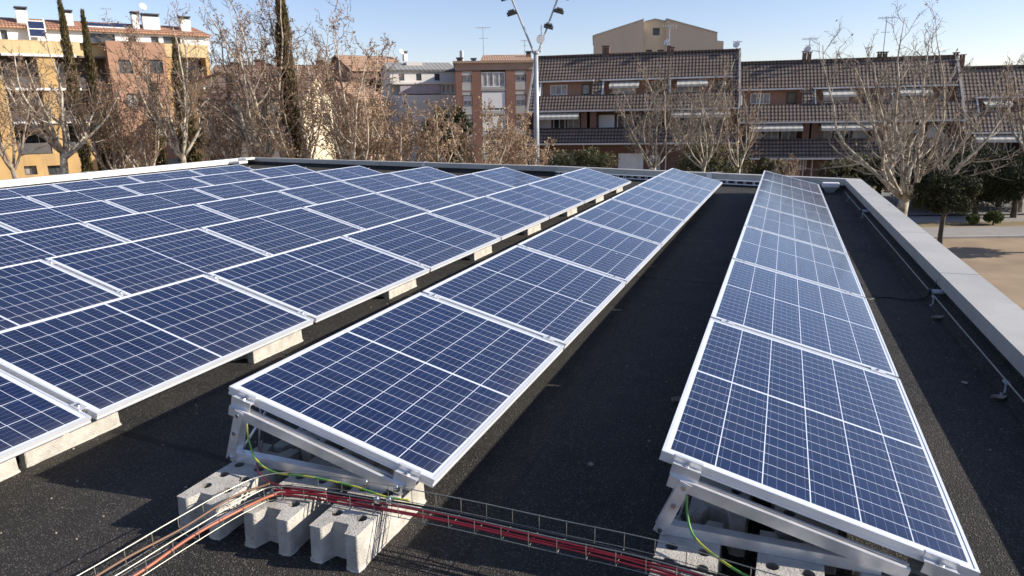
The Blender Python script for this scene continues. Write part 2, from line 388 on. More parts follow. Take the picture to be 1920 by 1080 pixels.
X['cream'] = basic('cream_render', (0.66, 0.56, 0.40), (0.58, 0.49, 0.34), rough=0.9, scale=0.3)
X['tan'] = basic('tan_render', (0.52, 0.44, 0.335), (0.47, 0.395, 0.30), rough=0.9, scale=0.15)
X['offwhite'] = basic('off_white_render', (0.66, 0.63, 0.58), (0.58, 0.55, 0.5), rough=0.9, scale=0.4)
X['pinkw'] = basic('pink_render', (0.38, 0.26, 0.19), (0.31, 0.21, 0.155), rough=0.9, scale=0.4)
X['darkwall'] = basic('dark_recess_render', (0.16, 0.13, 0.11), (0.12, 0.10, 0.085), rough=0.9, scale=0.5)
X['rail'] = basic('dark_railing_panel', (0.10, 0.09, 0.085), rough=0.6)
X['concslab'] = basic('grey_concrete_slab', (0.46, 0.44, 0.40), rough=0.9, scale=0.5)
X['awning'] = stripe_material('striped_awning', (0.54, 0.51, 0.44), (0.45, 0.425, 0.365), 0.46)
X['shutter'] = slat_material('roller_shutter', (0.76, 0.75, 0.73), (0.55, 0.54, 0.52), 0.09)
X['solarblue'] = basic('collector_glass', (0.02, 0.03, 0.07), (0.03, 0.04, 0.09), rough=0.15)
X['bark'] = basic('pale_plane_bark', (0.50, 0.44, 0.34), (0.19, 0.15, 0.11), rough=0.9, scale=2.4, bscale=30, bstr=0.4, lo=0.42, hi=0.60)
X['bark2'] = basic('grey_brown_bark', (0.38, 0.31, 0.23), (0.20, 0.155, 0.115), rough=0.9, scale=3.0)
X['twig'] = basic('twig_bark', (0.38, 0.27, 0.185), (0.17, 0.112, 0.075), rough=0.9, scale=1.5)
X['twig_dark'] = basic('grey_twig_bark', (0.30, 0.25, 0.195), (0.13, 0.10, 0.075), rough=0.9, scale=1.5)
X['trunk_dark'] = basic('dark_trunk_bark', (0.10, 0.08, 0.06), (0.055, 0.045, 0.035), rough=0.95, scale=3)
X['dryleaf'] = leaf_material('dry_brown_leaf', (0.17, 0.09, 0.05), (0.56, 0.38, 0.24))
X['tanleaf'] = leaf_material('dry_tan_leaf', (0.22, 0.14, 0.08), (0.60, 0.46, 0.31))
X['cypress'] = leaf_material('cypress_foliage', (0.060, 0.050, 0.020), (0.135, 0.105, 0.045), trans=0.1)
X['oak'] = leaf_material('holm_oak_foliage', (0.022, 0.028, 0.012), (0.062, 0.064, 0.028), trans=0.1)
X['olive'] = leaf_material('olive_foliage', (0.075, 0.078, 0.035), (0.17, 0.155, 0.075), trans=0.12)
X['ball'] = leaf_material('clipped_foliage', (0.04, 0.06, 0.012), (0.11, 0.13, 0.03), trans=0.1)
X['sand'] = basic('dry_sandy_ground', (0.32, 0.23, 0.14), (0.225, 0.16, 0.095), rough=0.95, scale=0.45, bscale=9, bstr=0.4, bdist=0.02, rand=False)
X['asphalt'] = basic('worn_asphalt', (0.20, 0.195, 0.19), (0.16, 0.155, 0.15), rough=0.9, scale=0.8, rand=False)
X['pave'] = basic('pale_paving', (0.27, 0.25, 0.225), (0.23, 0.215, 0.195), rough=0.9, scale=0.8, rand=False)
X['grass'] = basic('dry_grass', (0.14, 0.12, 0.05), (0.22, 0.16, 0.08), rough=0.95, scale=1.5, rand=False)
X['leaf_litter'] = basic('dead_leaf', (0.32, 0.27, 0.22), (0.24, 0.19, 0.15), rough=0.8, scale=20)

ORD = ['first', 'second', 'third', 'fourth', 'fifth', 'sixth', 'seventh', 'eighth', 'ninth']
ROWN = ['rightmost row', 'second row from right', 'third row from right', 'fourth row from right', 'fifth row from right',
        'sixth row from right', 'seventh row from right', 'leftmost row']

# ================================================================== ground and streets
def strip(name, pts, z, mat, kind='structure'):
    b = MB(); b.add([(p[0], p[1], z) for p in pts], [tuple(range(len(pts)))])
    return tag(b.build(name, mat), kind=kind)
gd = MB(); gd.quad((-1500, -1500, GZ), (1500, -1500, GZ), (1500, 1500, GZ), (-1500, 1500, GZ))
tag(gd.build('ground', X['sand']), kind='structure')
def gpt(px, depth, dz=0.0):
    p = pl(px, 250, depth); return Vector((p.x, p.y, GZ+dz))
def band(name, d0, d1, dz, mat, a=1400, b=2700, slope=0.0):
    return strip(name, [gpt(a, d0), gpt(b, d0*(1+slope)), gpt(b, d1*(1+slope)), gpt(a, d1)], GZ+dz, mat)
band('path', 30.8, 33.6, 0.004, X['pave'], 1300, 2600, -0.02)
band('grass_verge', 33.9, 35.0, 0.004, X['grass'], 1300, 2600, -0.02)
band('pavement', 35.2, 37.6, 0.004, X['pave'], 1300, 2600, -0.02)
band('street', 38.4, 50.5, 0.004, X['asphalt'], 300, 2700, -0.06)
kb = MB()
kp, kq = gpt(1300, 30.72), gpt(2600, 30.72*0.98)
kd = (kq-kp); kn = Vector((-kd.y, kd.x, 0)).normalized()
for i in range(60):
    p0 = kp + kd*(i/60); p1 = kp + kd*((i+0.985)/60)
    vs = [p0, p1, p1-kn*0.14, p0-kn*0.14]
    kb.add([v for v in vs]+[v+Vector((0, 0, 0.11)) for v in vs], [(4, 5, 6, 7), (0, 1, 5, 4), (1, 2, 6, 5), (2, 3, 7, 6), (3, 0, 4, 7)])
tag(kb.build('kerb', X['concslab']), kind='structure')

# ================================================================== the flat roofed building
CZ = 0.23
INN = [Vector((1.86, -20.5)), Vector((1.63, -9.7)), Vector((1.44, 0.66)), Vector((-5.0, 2.90)), Vector((-16.75, 5.30)), Vector((-16.60, -3.2)), Vector((-16.4, -20.5))]
bld = empty('flat_roofed_building', (0, 0, 0), 0, 'flat roofed building with dark felt roof and metal capped parapet carrying the solar panels', 'building')
def offs(poly, d):
    out = []
    for i, p in enumerate(poly):
        ns = []
        if i > 0: t = (p-poly[i-1]).normalized(); ns.append(Vector((t.y, -t.x)))
        if i < len(poly)-1: t = (poly[i+1]-p).normalized(); ns.append(Vector((t.y, -t.x)))
        n = sum(ns, Vector((0, 0))).normalized(); k = n.dot(ns[0])
        out.append(p + n*(d/k))
    return out
OUT = offs(INN, 0.29); UPS = offs(INN, 0.02); FIL = offs(INN, -0.09)
b = MB(); b.add([(p.x, p.y, 0.0) for p in offs(INN, 0.03)], [tuple(range(len(INN)))]); b.build('roof_deck', X['felt'], bld)
b = MB()
for i in range(len(INN)-1):
    for P, Q, z0, z1 in ((FIL, UPS, 0.0, 0.075), (UPS, UPS, 0.075, CZ-0.02)):
        b.quad((P[i].x, P[i].y, z0+0.002), (P[i+1].x, P[i+1].y, z0+0.002), (Q[i+1].x, Q[i+1].y, z1), (Q[i].x, Q[i].y, z1))
b.build('upstand', X['felt'], bld)
b = MB(); wl = offs(INN, 0.26)
for i in range(len(INN)-1):
    b.quad((wl[i].x, wl[i].y, GZ), (wl[i+1].x, wl[i+1].y, GZ), (wl[i+1].x, wl[i+1].y, CZ-0.03), (wl[i].x, wl[i].y, CZ-0.03))
b.quad((wl[-1].x, wl[-1].y, GZ), (wl[0].x, wl[0].y, GZ), (wl[0].x, wl[0].y, -0.004), (wl[-1].x, wl[-1].y, -0.004))
b.build('wall', X['cream'], bld)
# coping: sheet metal capping in lengths, with a folded inner and outer edge
def coping(i, mat, fascia, nseg, gap=0.010, start=0.0, end=1.0):
    b = MB(); L = (INN[i+1]-INN[i]).length
    for k in range(nseg):
        t0 = start+(end-start)*k/nseg + (gap/L if k else 0); t1 = start+(end-start)*(k+1)/nseg
        a0, a1 = INN[i].lerp(INN[i+1], t0), INN[i].lerp(INN[i+1], t1)
        o0, o1 = OUT[i].lerp(OUT[i+1], t0), OUT[i].lerp(OUT[i+1], t1)
        zi, zo = CZ, CZ-0.008
        sec = lambda a, o: [(a.x, a.y, zi-fascia), (a.x, a.y, zi), (o.x, o.y, zo), (o.x, o.y, zo-fascia)]
        s0, s1 = sec(a0, o0), sec(a1, o1)
        for j in range(3): b.quad(s0[j], s1[j], s1[j+1], s0[j+1])
        ij = (a0+(o0-a0).normalized()*0.015); ik = (a1+(o1-a1).normalized()*0.015)
        b.quad((a0.x, a0.y, zi-fascia), (ij.x, ij.y, zi-fascia), (ik.x, ik.y, zi-fascia), (a1.x, a1.y, zi-fascia))
        b.add([s0[0], s0[1], s0[2], s0[3]], [(0, 1, 2, 3)]); b.add([s1[0], s1[1], s1[2], s1[3]], [(3, 2, 1, 0)])
    return b.build('coping', mat, bld)
coping(0, X['coping'], 0.105, 5); coping(1, X['coping'], 0.105, 5); coping(2, X['coping'], 0.125, 2); coping(3, X['coping'], 0.125, 4)
coping(4, X['coping_white'], 0.15, 3, start=0.03); coping(5, X['coping_white'], 0.15, 4)
# joint cover plates over the coping seams
for i, t in ((4, 0.05), (4, 0.72), (3, 0.36), (2, 0.40)):
    b = MB()
    a = INN[i].lerp(INN[i+1], t); o = OUT[i].lerp(OUT[i+1], t); d = (INN[i+1]-INN[i]).normalized()*0.06
    n = (a-o).normalized()*0.012
    b.add([(a.x-d.x+n.x, a.y-d.y+n.y, CZ-0.17), (a.x+d.x+n.x, a.y+d.y+n.y, CZ-0.17), (a.x+d.x+n.x, a.y+d.y+n.y, CZ+0.012), (a.x-d.x+n.x, a.y-d.y+n.y, CZ+0.012),
           (o.x-d.x, o.y-d.y, CZ+0.006), (o.x+d.x, o.y+d.y, CZ+0.006)], [(0, 1, 2, 3), (3, 2, 5, 4)])
    b.build('joint_cover', X['coping_white'], bld)
c0 = INN[4]
boxes('corner_cover', X['coping_white'], bld, [(c0.x-0.10, c0.x+0.34, c0.y-0.55, c0.y-0.12, CZ-0.05, CZ+0.012), (c0.x+0.05, c0.x+0.45, c0.y-1.0, c0.y-0.60, CZ-0.14, CZ-0.06)], 0.01)

# lightning conductor on stand-offs along the right parapet
lc = empty('lightning_conductor', (1.5, -6, 0), 0, 'thin white lightning conductor rod running along the inside of the right parapet', 'conductor rod')
def wirept(y): return Vector((1.452 + (-(y)-0.0)*0.0182 - 0.065, y, 0.085))
b = MB(); b.tube([wirept(-13.5+0.7*i)-lc.location for i in range(20)], 0.0052, 6); b.build('rod', X['galv'], lc, smooth=True)
for yy in (-11.9, -9.75, -7.85, -3.0, -0.9):
    p = wirept(yy)-lc.location; b = MB(); b.cyl(p+Vector((0.0, 0, -0.085)), p, 0.006, 6); b.box(p.x-0.012, p.x+0.012, p.y-0.03, p.y+0.03, p.z-0.012, p.z-0.003)
    b.cyl(p+Vector((0, 0, -0.083)), p+Vector((0, 0, -0.074)), 0.022, 8); b.build('rod_holder', X['pvc'], lc)
def pipe(y, label):
    x = wirept(y).x+0.06; t = empty('overflow_pipe', (x, y, 0.075), 0, label, 'pipe', 'overflow pipes on the right parapet')
    b = MB(); b.cyl((-0.07, 0, 0.03), (0.06, 0, 0.03), 0.019, 14); b.build('pipe_body', X['pvc'], t, smooth=True)
    b = MB(); b.tube([(-0.072, 0, 0.03), (-0.088, 0, 0.03)], 0.024, 14); b.build('pipe_collar', X['black'], t)
pipe(-7.78, 'grey overflow pipe through the right parapet, nearer of the two')
pipe(-2.95, 'grey overflow pipe through the right parapet, farther of the two')
# pale fitting in the far right corner
t = empty('roof_outlet', (1.17, 0.35, 0), 0, 'white roof outlet fitting in the far right corner of the roof', 'roof outlet')
b = MB(); b.box(-0.14, 0.16, -0.1, 0.1, 0.10, 0.19); b.build('outlet_box', X['white'], t, bevel=0.02)
b = MB(); b.add([(-0.12, -0.09, 0.10), (0.14, -0.09, 0.10), (0.14, 0.09, 0.10), (-0.12, 0.09, 0.10), (-0.05, -0.04, 0.0), (0.06, -0.04, 0.0), (0.06, 0.04, 0.0), (-0.05, 0.04, 0.0)],
   [(0, 1, 5, 4), (1, 2, 6, 5), (2, 3, 7, 6), (3, 0, 4, 7), (0, 3, 2, 1), (4, 5, 6, 7)]); b.build('outlet_funnel', X['pvc'], t)
# loose black cable from the rightmost row over to the parapet
b = MB(); b.tube(smooth_path([(1.0, -7.86, 0.16), (1.06, -7.80, 0.012), (1.2, -7.68, 0.009), (1.38, -7.72, 0.009), (1.50, -7.66, 0.02), (1.575, -7.60, 0.09), (1.60, -7.50, 0.19), (1.60, -7.45, 0.215)], 6), 0.0055, 6)
tag(b.build('loose_cable', X['black'], smooth=True), 'thin black cable crossing the felt from the rightmost row to the right parapet', 'cable')

# ================================================================== solar panel rows
P, W, L = 1.695, 0.992, 1.665
TH = 0.036
ROWS = [(0.0, 0.0, 0.0018, 0.43), (-1.6898, -0.0761, -0.0072, 0.4595), (-3.4579, -0.0171, -0.0137, 0.4418), (-5.2783, 0.049, -0.0134, 0.4346),
        (-7.1221, 0.0602, -0.0052, 0.4219), (-8.9627, 0.1209, 0.0001, 0.4172), (-10.8772, 0.2497, 0.0074, 0.4095), (-12.6928, 0.3212, 0.006, 0.3951)]
TILT = [R(14.26), R(14.87)] + [R(15.08)]*6
NPAN = [7, 7, 9, 7, 7, 6, 5, 5]

def make_panel():
    root = empty('solar_panel')
    b = MB(); lip = 0.0115
    for (x0, x1, y0, y1) in ((0, lip, 0, L), (W-lip, W, 0, L), (lip, W-lip, 0, lip), (lip, W-lip, L-lip, L)):
        b.box(x0, x1, y0, y1, -0.016, 0.0)
    q = 0.002
    for (x0, x1, y0, y1) in ((q, lip-q, q, L-q), (W-lip+q, W-q, q, L-q), (lip-q, W-lip+q, q, lip-q), (lip-q, W-lip+q, L-lip+q, L-q)):
        b.box(x0, x1, y0, y1, -0.027, -0.016)
    for (x0, x1, y0, y1) in ((0, 0.028, 0, L), (W-0.028, W, 0, L), (0.028, W-0.028, 0, 0.028), (0.028, W-0.028, L-0.028, L)):
        b.box(x0, x1, y0, y1, -TH, -0.027)
    b.build('frame', X['frame'], root)
    b = MB(); b.quad((lip, lip, -0.0025), (W-lip, lip, -0.0025), (W-lip, L-lip, -0.0025), (lip, L-lip, -0.0025)); b.build('glass', X['cells'], root)
    b = MB(); b.quad((lip, lip, -0.0075), (lip, L-lip, -0.0075), (W-lip, L-lip, -0.0075), (W-lip, lip, -0.0075)); b.build('backsheet', X['back'], root)
    b = MB(); b.box(0.44, 0.56, 0.77, 0.88, -0.03, -0.008); b.build('junction_box', X['black'], root)
    return root

def row_frame(r):
    x, y, th, z = ROWS[r]
    d = Vector((-math.sin(th), math.cos(th), 0)); n = Vector((math.cos(th), math.sin(th), 0))
    return Vector((x, y, z)), d, n, th, TILT[r]

proto = None
for r in range(8):
    o0, d, n, th, t = row_frame(r)
    for k in range(NPAN[r]):
        if proto is None: proto = make_panel(); o = proto
        else: o = copy_tree(proto)
        o.location = o0 - d*((k+1)*P - (P-L)/2) + (d*0)
        o.rotation_mode = 'XYZ'; o.rotation_euler = Euler((0, t, th), 'XYZ')
        o['label'] = 'blue solar panel, %s from the back parapet in the %s' % (ORD[k], ROWN[r])
        o['category'] = 'solar panel'; o['group'] = 'solar panels standing in rows on the flat roof'

# mounting frames -----------------------------------------------------------------
def make_stand(r, kind):
    """kind: 'mid' under a joint, 'front' at the near end of a row, 'back' at the far end. Local x down the slope, y along the row."""
    z0 = ROWS[r][3]; t = TILT[r]; ct, st = math.cos(t), math.sin(t)
    root = empty('mounting_frame')
    S = Matrix.Translation((0, 0, z0)) @ Matrix.Rotation(t, 4, 'Y')       # slope frame: x down the slope, z off the glass
    gap = 0.016; top = -(TH+gap); dep = 0.042
    send = (z0-0.094-0.142)/st + 0.02
    yo = {'mid': 0.0, 'front': -0.012, 'back': 0.012}[kind]
    b = MB(); w = 0.02
    # top rail: a slotted channel
    b.box(0.05, send, yo-w, yo+w, top-dep, top-dep+0.003, 0, S)
    b.box(0.05, send, yo-w, yo-w+0.003, top-dep+0.003, top, 0, S); b.box(0.05, send, yo+w-0.003, yo+w, top-dep+0.003, top, 0, S)
    b.box(0.05, send, yo-w+0.003, yo-0.006, top-0.003, top, 0, S); b.box(0.05, send, yo+0.006, yo+w-0.003, top-0.003, top, 0, S)
    b.build('top_rail', X['alu'], root)
    xe = send*ct-0.09
    b = MB(); b.box(0.0, xe, yo-w+0.001, yo+w-0.001, 0.141, 0.144); b.box(0.0, xe, yo-w+0.001, yo+w-0.001, 0.144, 0.180)
    b.build('base_rail', X['alu'], root)
    p0 = Vector((0.012, yo-w-0.004, 0.160)); q = S @ Vector((0.105, 0, top-0.022)); p1 = Vector((q.x, yo-w-0.004, q.z))
    dv = (p1-p0).normalized(); nv = Vector((dv.z, 0, -dv.x))*0.021
    b = MB()
    for yy in (0.0, 2*w+0.006):
        vs = [p0-nv-dv*0.015, p0+nv-dv*0.015, p1+nv+dv*0.018, p1-nv+dv*0.018]; ln = Vector((0, yy, 0)); tk = Vector((0, 0.004, 0))
        b.add([v+ln-tk*0.5 for v in vs]+[v+ln+tk*0.5 for v in vs], [(0, 1, 2, 3), (7, 6, 5, 4), (1, 0, 4, 5), (2, 1, 5, 6), (3, 2, 6, 7), (0, 3, 7, 4)])
    lg = b.build('leg', X['alu'], root)
    for pp in (p0, p1, p0.lerp(p1, 0.58)):
        c = MB(); c.tube([pp+Vector((0, -0.002, 0)), pp+Vector((0, -0.010, 0))], 0.009, 6); c.build('bolt', X['bolt'], lg)
    b = MB(); b.tube([Vector((0.06, yo+0.09, 0.142)), Vector((0.10, yo+0.09, z0-0.10))], 0.004, 6); b.tube([Vector((0.02, yo+0.012, 0.15)), Vector((0.06, yo+0.30, z0-0.075))], 0.006, 6)
    b.build('brace_rod', X['alu'], root, smooth=True)
    for s in (0.095, 0.885):
        if kind == 'mid':
            b = MB(); b.box(s-0.035, s+0.035, -0.021, 0.021, 0.0008, 0.0042, 0, S); b.box(s-0.035, s+0.035, -0.0125, -0.0095, -0.05, 0.001, 0, S); b.box(s-0.035, s+0.035, 0.0095, 0.0125, -0.05, 0.001, 0, S)
        else:
            g = -1 if kind == 'front' else 1; e = -g*0.015
            ya = sorted((e+g*0.001, e+g*0.004)); yb = sorted((e-g*0.010, e+g*0.004)); yc = sorted((e+g*0.004, e+g*0.030)); yd = sorted((e+g*0.030, e+g*0.033))
            b = MB(); b.box(s-0.048, s+0.048, yb[0], yb[1], 0.0008, 0.004, 0, S); b.box(s-0.048, s+0.048, ya[0], ya[1], -0.018, 0.0008, 0, S)
            b.box(s-0.048, s+0.048, yc[0], yc[1], -0.021, -0.018, 0, S); b.box(s-0.048, s+0.048, yd[0], yd[1], -0.053, -0.012, 0, S)
            b.box(s-0.020, s+0.030, yc[0]-0.004, yc[1]+0.002, -0.066, -0.0535, 0, S)
        cl = b.build('clamp', X['alu'], root)
        bz = 0.004 if kind == 'mid' else -0.018; by = 0.0 if kind == 'mid' else (-0.002 if kind == 'front' else 0.002)
        by = 0.0 if kind == 'mid' else e+g*0.017
        c = MB(); c.tube([S @ Vector((s, by, bz)), S @ Vector((s, by, bz+0.010))], 0.0085, 10); c.tube([S @ Vector((s, by, bz+0.010)), S @ Vector((s, by, bz+0.0105))], 0.004, 6)
        c.build('bolt', X['bolt'], cl)
    return root

for r in range(8):
    o0, d, n, th, t = row_frame(r)
    last = NPAN[r]
    mid = None
    for k in range(last+1):
        if k == 0: o = make_stand(r, 'back')
        elif k == 7 and r < 2: o = make_stand(r, 'front')
        elif mid is None: mid = make_stand(r, 'mid'); o = mid
        else: o = copy_tree(mid)
        o.location = Vector((o0.x, o0.y, 0)) - d*(k*P); o.rotation_euler = (0, 0, th)
        if k == 0: lb = 'aluminium mounting frame under the far end of the %s' % ROWN[r]
        elif k == 7 and r < 2: lb = 'triangular aluminium mounting frame at the near open end of the %s' % ROWN[r]
        else: lb = 'aluminium mounting frame, %s panel joint from the back, %s' % (ORD[k-1], ROWN[r])
        o['label'] = lb; o['category'] = 'mounting frame'; o['group'] = 'aluminium mounting frames under the panel rows'

# concrete ballast blocks ----------------------------------------------------------
def make_block(seed):
    """hollow footing, 0.20 wide, 0.48 long, 0.14 high, notched at both ends and with eight round holes in the top"""
    rng = random.Random(seed); b = MB(); w, l, h = 0.10, 0.24, 0.14
    nx = 0.032; nf = 0.050; nd_ = 0.055
    outl = [(-w, -l), (-nf, -l), (-nx, -l+nd_), (nx, -l+nd_), (nf, -l), (w, -l), (w, l), (nf, l), (nx, l-nd_), (-nx, l-nd_), (-nf, l), (-w, l)]
    k = len(outl)
    fl = 1.025
    vs = [(x*fl, y*fl, 0) for x, y in outl] + [(x, y, h) for x, y in outl]
    b.add(vs, [(i, (i+1) % k, k+(i+1) % k, k+i) for i in range(k)])
    # legs' tops
    for s in (-1, 1):
        b.add([(-w, s*l, h), (-nf, s*l, h), (-nx, s*(l-nd_), h), (-w, s*(l-nd_), h)], [(0, 1, 2, 3) if s < 0 else (3, 2, 1, 0)])
        b.add([(nf, s*l, h), (w, s*l, h), (w, s*(l-nd_), h), (nx, s*(l-nd_), h)], [(0, 1, 2, 3) if s < 0 else (3, 2, 1, 0)])
    ys = [-l+nd_, -0.0875, 0.0, 0.0875, l-nd_]; hr = 0.021; N = 16
    for j in range(4):
        for x0, x1 in ((-w, 0.0), (0.0, w)):
            y0, y1 = ys[j], ys[j+1]; cx = 0.5*(x0+x1)*1.06; cyy = 0.5*(y0+y1)
            ring = [(cx+hr*math.cos(2*math.pi*i/N+math.pi/4), cyy+hr*math.sin(2*math.pi*i/N+math.pi/4), h) for i in range(N)]
            sq = []
            for i in range(N):
                a = 2*math.pi*i/N+math.pi/4; ca, sa = math.cos(a), math.sin(a)
                q = max(abs(ca), abs(sa)); sq.append((0.5*(x0+x1)+ca/q*(x1-x0)/2, cyy+sa/q*(y1-y0)/2, h))
            b.add(ring+sq, [(i, N+i, N+(i+1) % N, (i+1) % N) for i in range(N)])
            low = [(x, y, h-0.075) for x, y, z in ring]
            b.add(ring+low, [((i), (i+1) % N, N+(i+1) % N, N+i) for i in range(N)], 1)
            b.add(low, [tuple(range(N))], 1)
    root = empty('concrete_block')
    o = b.build('block_body', [X['concrete'], X['concrete_hole_shade']], root)
    # ragged cement lip round the foot
    c = MB(); pr = []
    for i in range(k):
        a = Vector(outl[i]); q = Vector(outl[(i+1) % k]); m = max(2, int((q-a).length/0.03))
        for j in range(m): pr.append(a.lerp(q, j/m)*fl)
    kk = len(pr); ring0 = []; ring1 = []
    for p in pr:
        e = 1+rng.uniform(0.0, 0.05); ring0.append((p.x*e, p.y*(1+(e-1)*0.5), 0.0)); ring1.append((p.x*0.998, p.y*0.998, rng.uniform(0.004, 0.018)))
    c.add(ring0+ring1, [(i, (i+1) % kk, kk+(i+1) % kk, kk+i) for i in range(kk)])
    c.build('cement_foot', X['concrete'], root)
    bv = o.modifiers.new('bevel', 'BEVEL'); bv.width = 0.008; bv.segments = 3; bv.limit_method = 'ANGLE'; bv.angle_limit = R(40)
    return root
blk_proto = [make_block(s) for s in (1,)]
used = [False]
def block(x, y, rz, label):
    if not used[0]: o = blk_proto[0]; used[0] = True
    else: o = copy_tree(blk_proto[0])
    o.location = (x, y, 0.0); o.rotation_euler = (0, 0, rz)
    tag(o, label, 'concrete block', 'concrete ballast blocks under the mounting frames'); return o
rb = random.Random(5)
ad = 'leftmost middle rightmost'.split()
for i, x in enumerate((-1.655, -1.345, -1.048)):
    block(x, -12.035+0.005*i, R((-1.5, 1.0, -0.5)[i]), 'pale notched concrete block, %s of the three in front of the second row from right' % ad[i])
for i, x in enumerate((-1.60, -1.27)):
    block(x, -11.56, R(2-3*i), 'shaded concrete block behind the front mounting frame of second row from right, %s one' % ('left' if i == 0 else 'right'))
for i, x in enumerate((0.135, 0.45, 0.76)):
    block(x, -12.0, R((1, -1, 0.5)[i]), 'concrete block, %s of the three below the front end of the rightmost row' % ad[i])
for i, x in enumerate((0.21, 0.50)):
    block(x, -11.48, R(-1+2*i), 'shaded concrete block behind the front mounting frame of rightmost row, %s one' % ('left' if i == 0 else 'right'))
for r, dx in ((1, 0.56), (2, 0.70), (0, 0.60)):
    o0, d, n, th, t = row_frame(r)
    for k in range(0, 8):
        if k == 7 and r < 2: continue
        dy = 0.20 if r == 2 else 0.12
        if k == 0: dy = 0.28
        if k == 7: dy = 0.02
        p = Vector((o0.x, o0.y, 0)) + n*(dx+rb.uniform(-0.015, 0.015)-(0.0 if r else 0.02)) - d*(k*P+dy+rb.uniform(-0.03, 0.03))
        where = 'at the far end' if k == 0 else '%s joint from the back' % ORD[k-1]
        block(p.x, p.y, th+R(rb.uniform(-1.5, 1.5)), 'concrete block under low edge of %s, %s' % (ROWN[r], where))
o0, d, n, th, t = row_frame(2)
p = Vector((o0.x, o0.y, 0)) + n*0.70 - d*(7*P+0.53)
block(p.x, p.y, th, 'concrete block nearest the camera under the low edge of the third row from right')

# ================================================================== cable trays and cables
def tray_mesh(path, width, height, step, wr=0.0016):
    """welded wire basket: two top wires, two bottom side wires, a middle wire and U shaped cross wires"""
    b = MB(); P_ = smooth_path(path, 10); n = len(P_)
    lat = []
    for i in range(n):
        tg = P_[min(i+1, n-1)]-P_[max(i-1, 0)]; tg.z = 0; tg.normalize(); lat.append(Vector((-tg.y, tg.x, 0)))
    for off, z in ((-width/2, height), (width/2, height), (-width/2, 0), (width/2, 0)):
        b.tube([P_[i]+lat[i]*off+Vector((0, 0, z)) for i in range(n)], wr*(1.25 if z else 1.0), 5)
    acc = 0.0; nxt = step*0.5
    for i in range(1, n):
        seg = (P_[i]-P_[i-1]).length
        while acc+seg >= nxt:
            f = (nxt-acc)/seg; c = P_[i-1].lerp(P_[i], f); l = lat[i]
            b.tube([c-l*width/2+Vector((0, 0, height+0.003)), c-l*width/2-Vector((0, 0, 0.003)), c+l*width/2-Vector((0, 0, 0.003)), c+l*width/2+Vector((0, 0, height+0.003))], wr, 4)
            nxt += step
        acc += seg
    return b
TZ = 0.1465
PR = [(-1.41, -12.135, TZ), (-1.22, -12.085, TZ), (-0.72, -12.066, TZ), (-0.3, -12.07, TZ-0.004), (0.06, -12.085, TZ), (0.42, -12.14, TZ), (1.1, -12.22, TZ)]
PLB = [(-1.41, -12.135, TZ), (-1.468, -12.26, TZ), (-1.505, -12.5, TZ), (-1.535, -12.77, TZ), (-1.60, -13.2, TZ), (-1.70, -13.9, TZ)]
PALL = PLB[:0:-1] + PR
tag(tray_mesh(PALL, 0.105, 0.054, 0.1).build('cable_tray', X['galv'], smooth=False), 'galvanised wire basket tray with cables crossing the front of the two nearest rows', 'cable tray')
def cable(path, off, z, r, mat, name, label, wob=0.006, seed=0, group=None):
    rng = random.Random(seed); P_ = smooth_path(path, 5); n = len(P_); pts = []
    ph = rng.uniform(0, 6)
    for i in range(n):
        tg = P_[min(i+1, n-1)]-P_[max(i-1, 0)]; tg.z = 0; tg.normalize(); l = Vector((-tg.y, tg.x, 0))
        pts.append(P_[i]+l*(off+wob*math.sin(i*0.55+ph))+Vector((0, 0, z+0.003*math.sin(i*0.8+ph))))
    b = MB(); b.tube(smooth_path(pts, 2), r, 7)
    return tag(b.build(name, mat, smooth=True), label, 'cable', group)
for i, (o_, z_) in enumerate(((-0.042, 0.012), (-0.026, 0.010), (-0.010, 0.013))):
    cable(PR, o_, z_, 0.0040, X['red'], 'red_cable', 'red insulated cable lying along the wire tray between the two nearest rows', 0.006, i+1, 'red cables in the wire tray')
for i, (o_, z_) in enumerate(((0.006, 0.009), (0.022, 0.010), (-0.018, 0.004))):
    cable(PR, o_, z_, 0.0042, X['black'], 'black_cable', 'black cable lying beside the red cables in the wire tray', 0.005, i+20, 'black cables in the wire tray')
cable(PLB, 0.040, 0.014, 0.0055, X['orange'], 'orange_cable', 'orange cable along the left arm of the wire tray, nearest the camera side', 0.004, 31)
cable(PLB, 0.026, 0.009, 0.0045, X['grey_cable'], 'grey_cable', 'grey cable beside the orange one in the left arm of the wire tray', 0.005, 32)
cable(PLB, 0.012, 0.008, 0.004, X['black'], 'black_cable', 'black cable in the middle of the left arm of the wire tray', 0.006, 33)
cable(PLB, -0.030, 0.028, 0.0045, X['brown_cable'], 'brown_cable', 'brown cable along the far side of the left arm of the wire tray', 0.006, 34)
def loose(pts, r, mat, name, label): b = MB(); b.tube(smooth_path(pts, 8), r, 8); return tag(b.build(name, mat, smooth=True), label, 'cable')
loose([(-1.645, -11.985, 0.335), (-1.625, -12.005, 0.27), (-1.575, -12.03, 0.205), (-1.46, -12.06, 0.185), (-1.30, -12.06, 0.197), (-1.10, -12.055, 0.192), (-0.96, -12.06, 0.178), (-0.86, -12.05, 0.176)], 0.0042, X['earth'], 'earth_cable', 'green and yellow earth cable hanging from the leg of the second row front frame')
loose([(0.118, -11.905, 0.31), (0.125, -11.93, 0.25), (0.155, -11.97, 0.20), (0.24, -12.04, 0.185), (0.36, -12.10, 0.178), (0.6, -12.13, 0.175), (1.0, -12.2, 0.175)], 0.0042, X['earth'], 'earth_cable', 'green and yellow earth cable hanging from the leg of the rightmost row front frame')
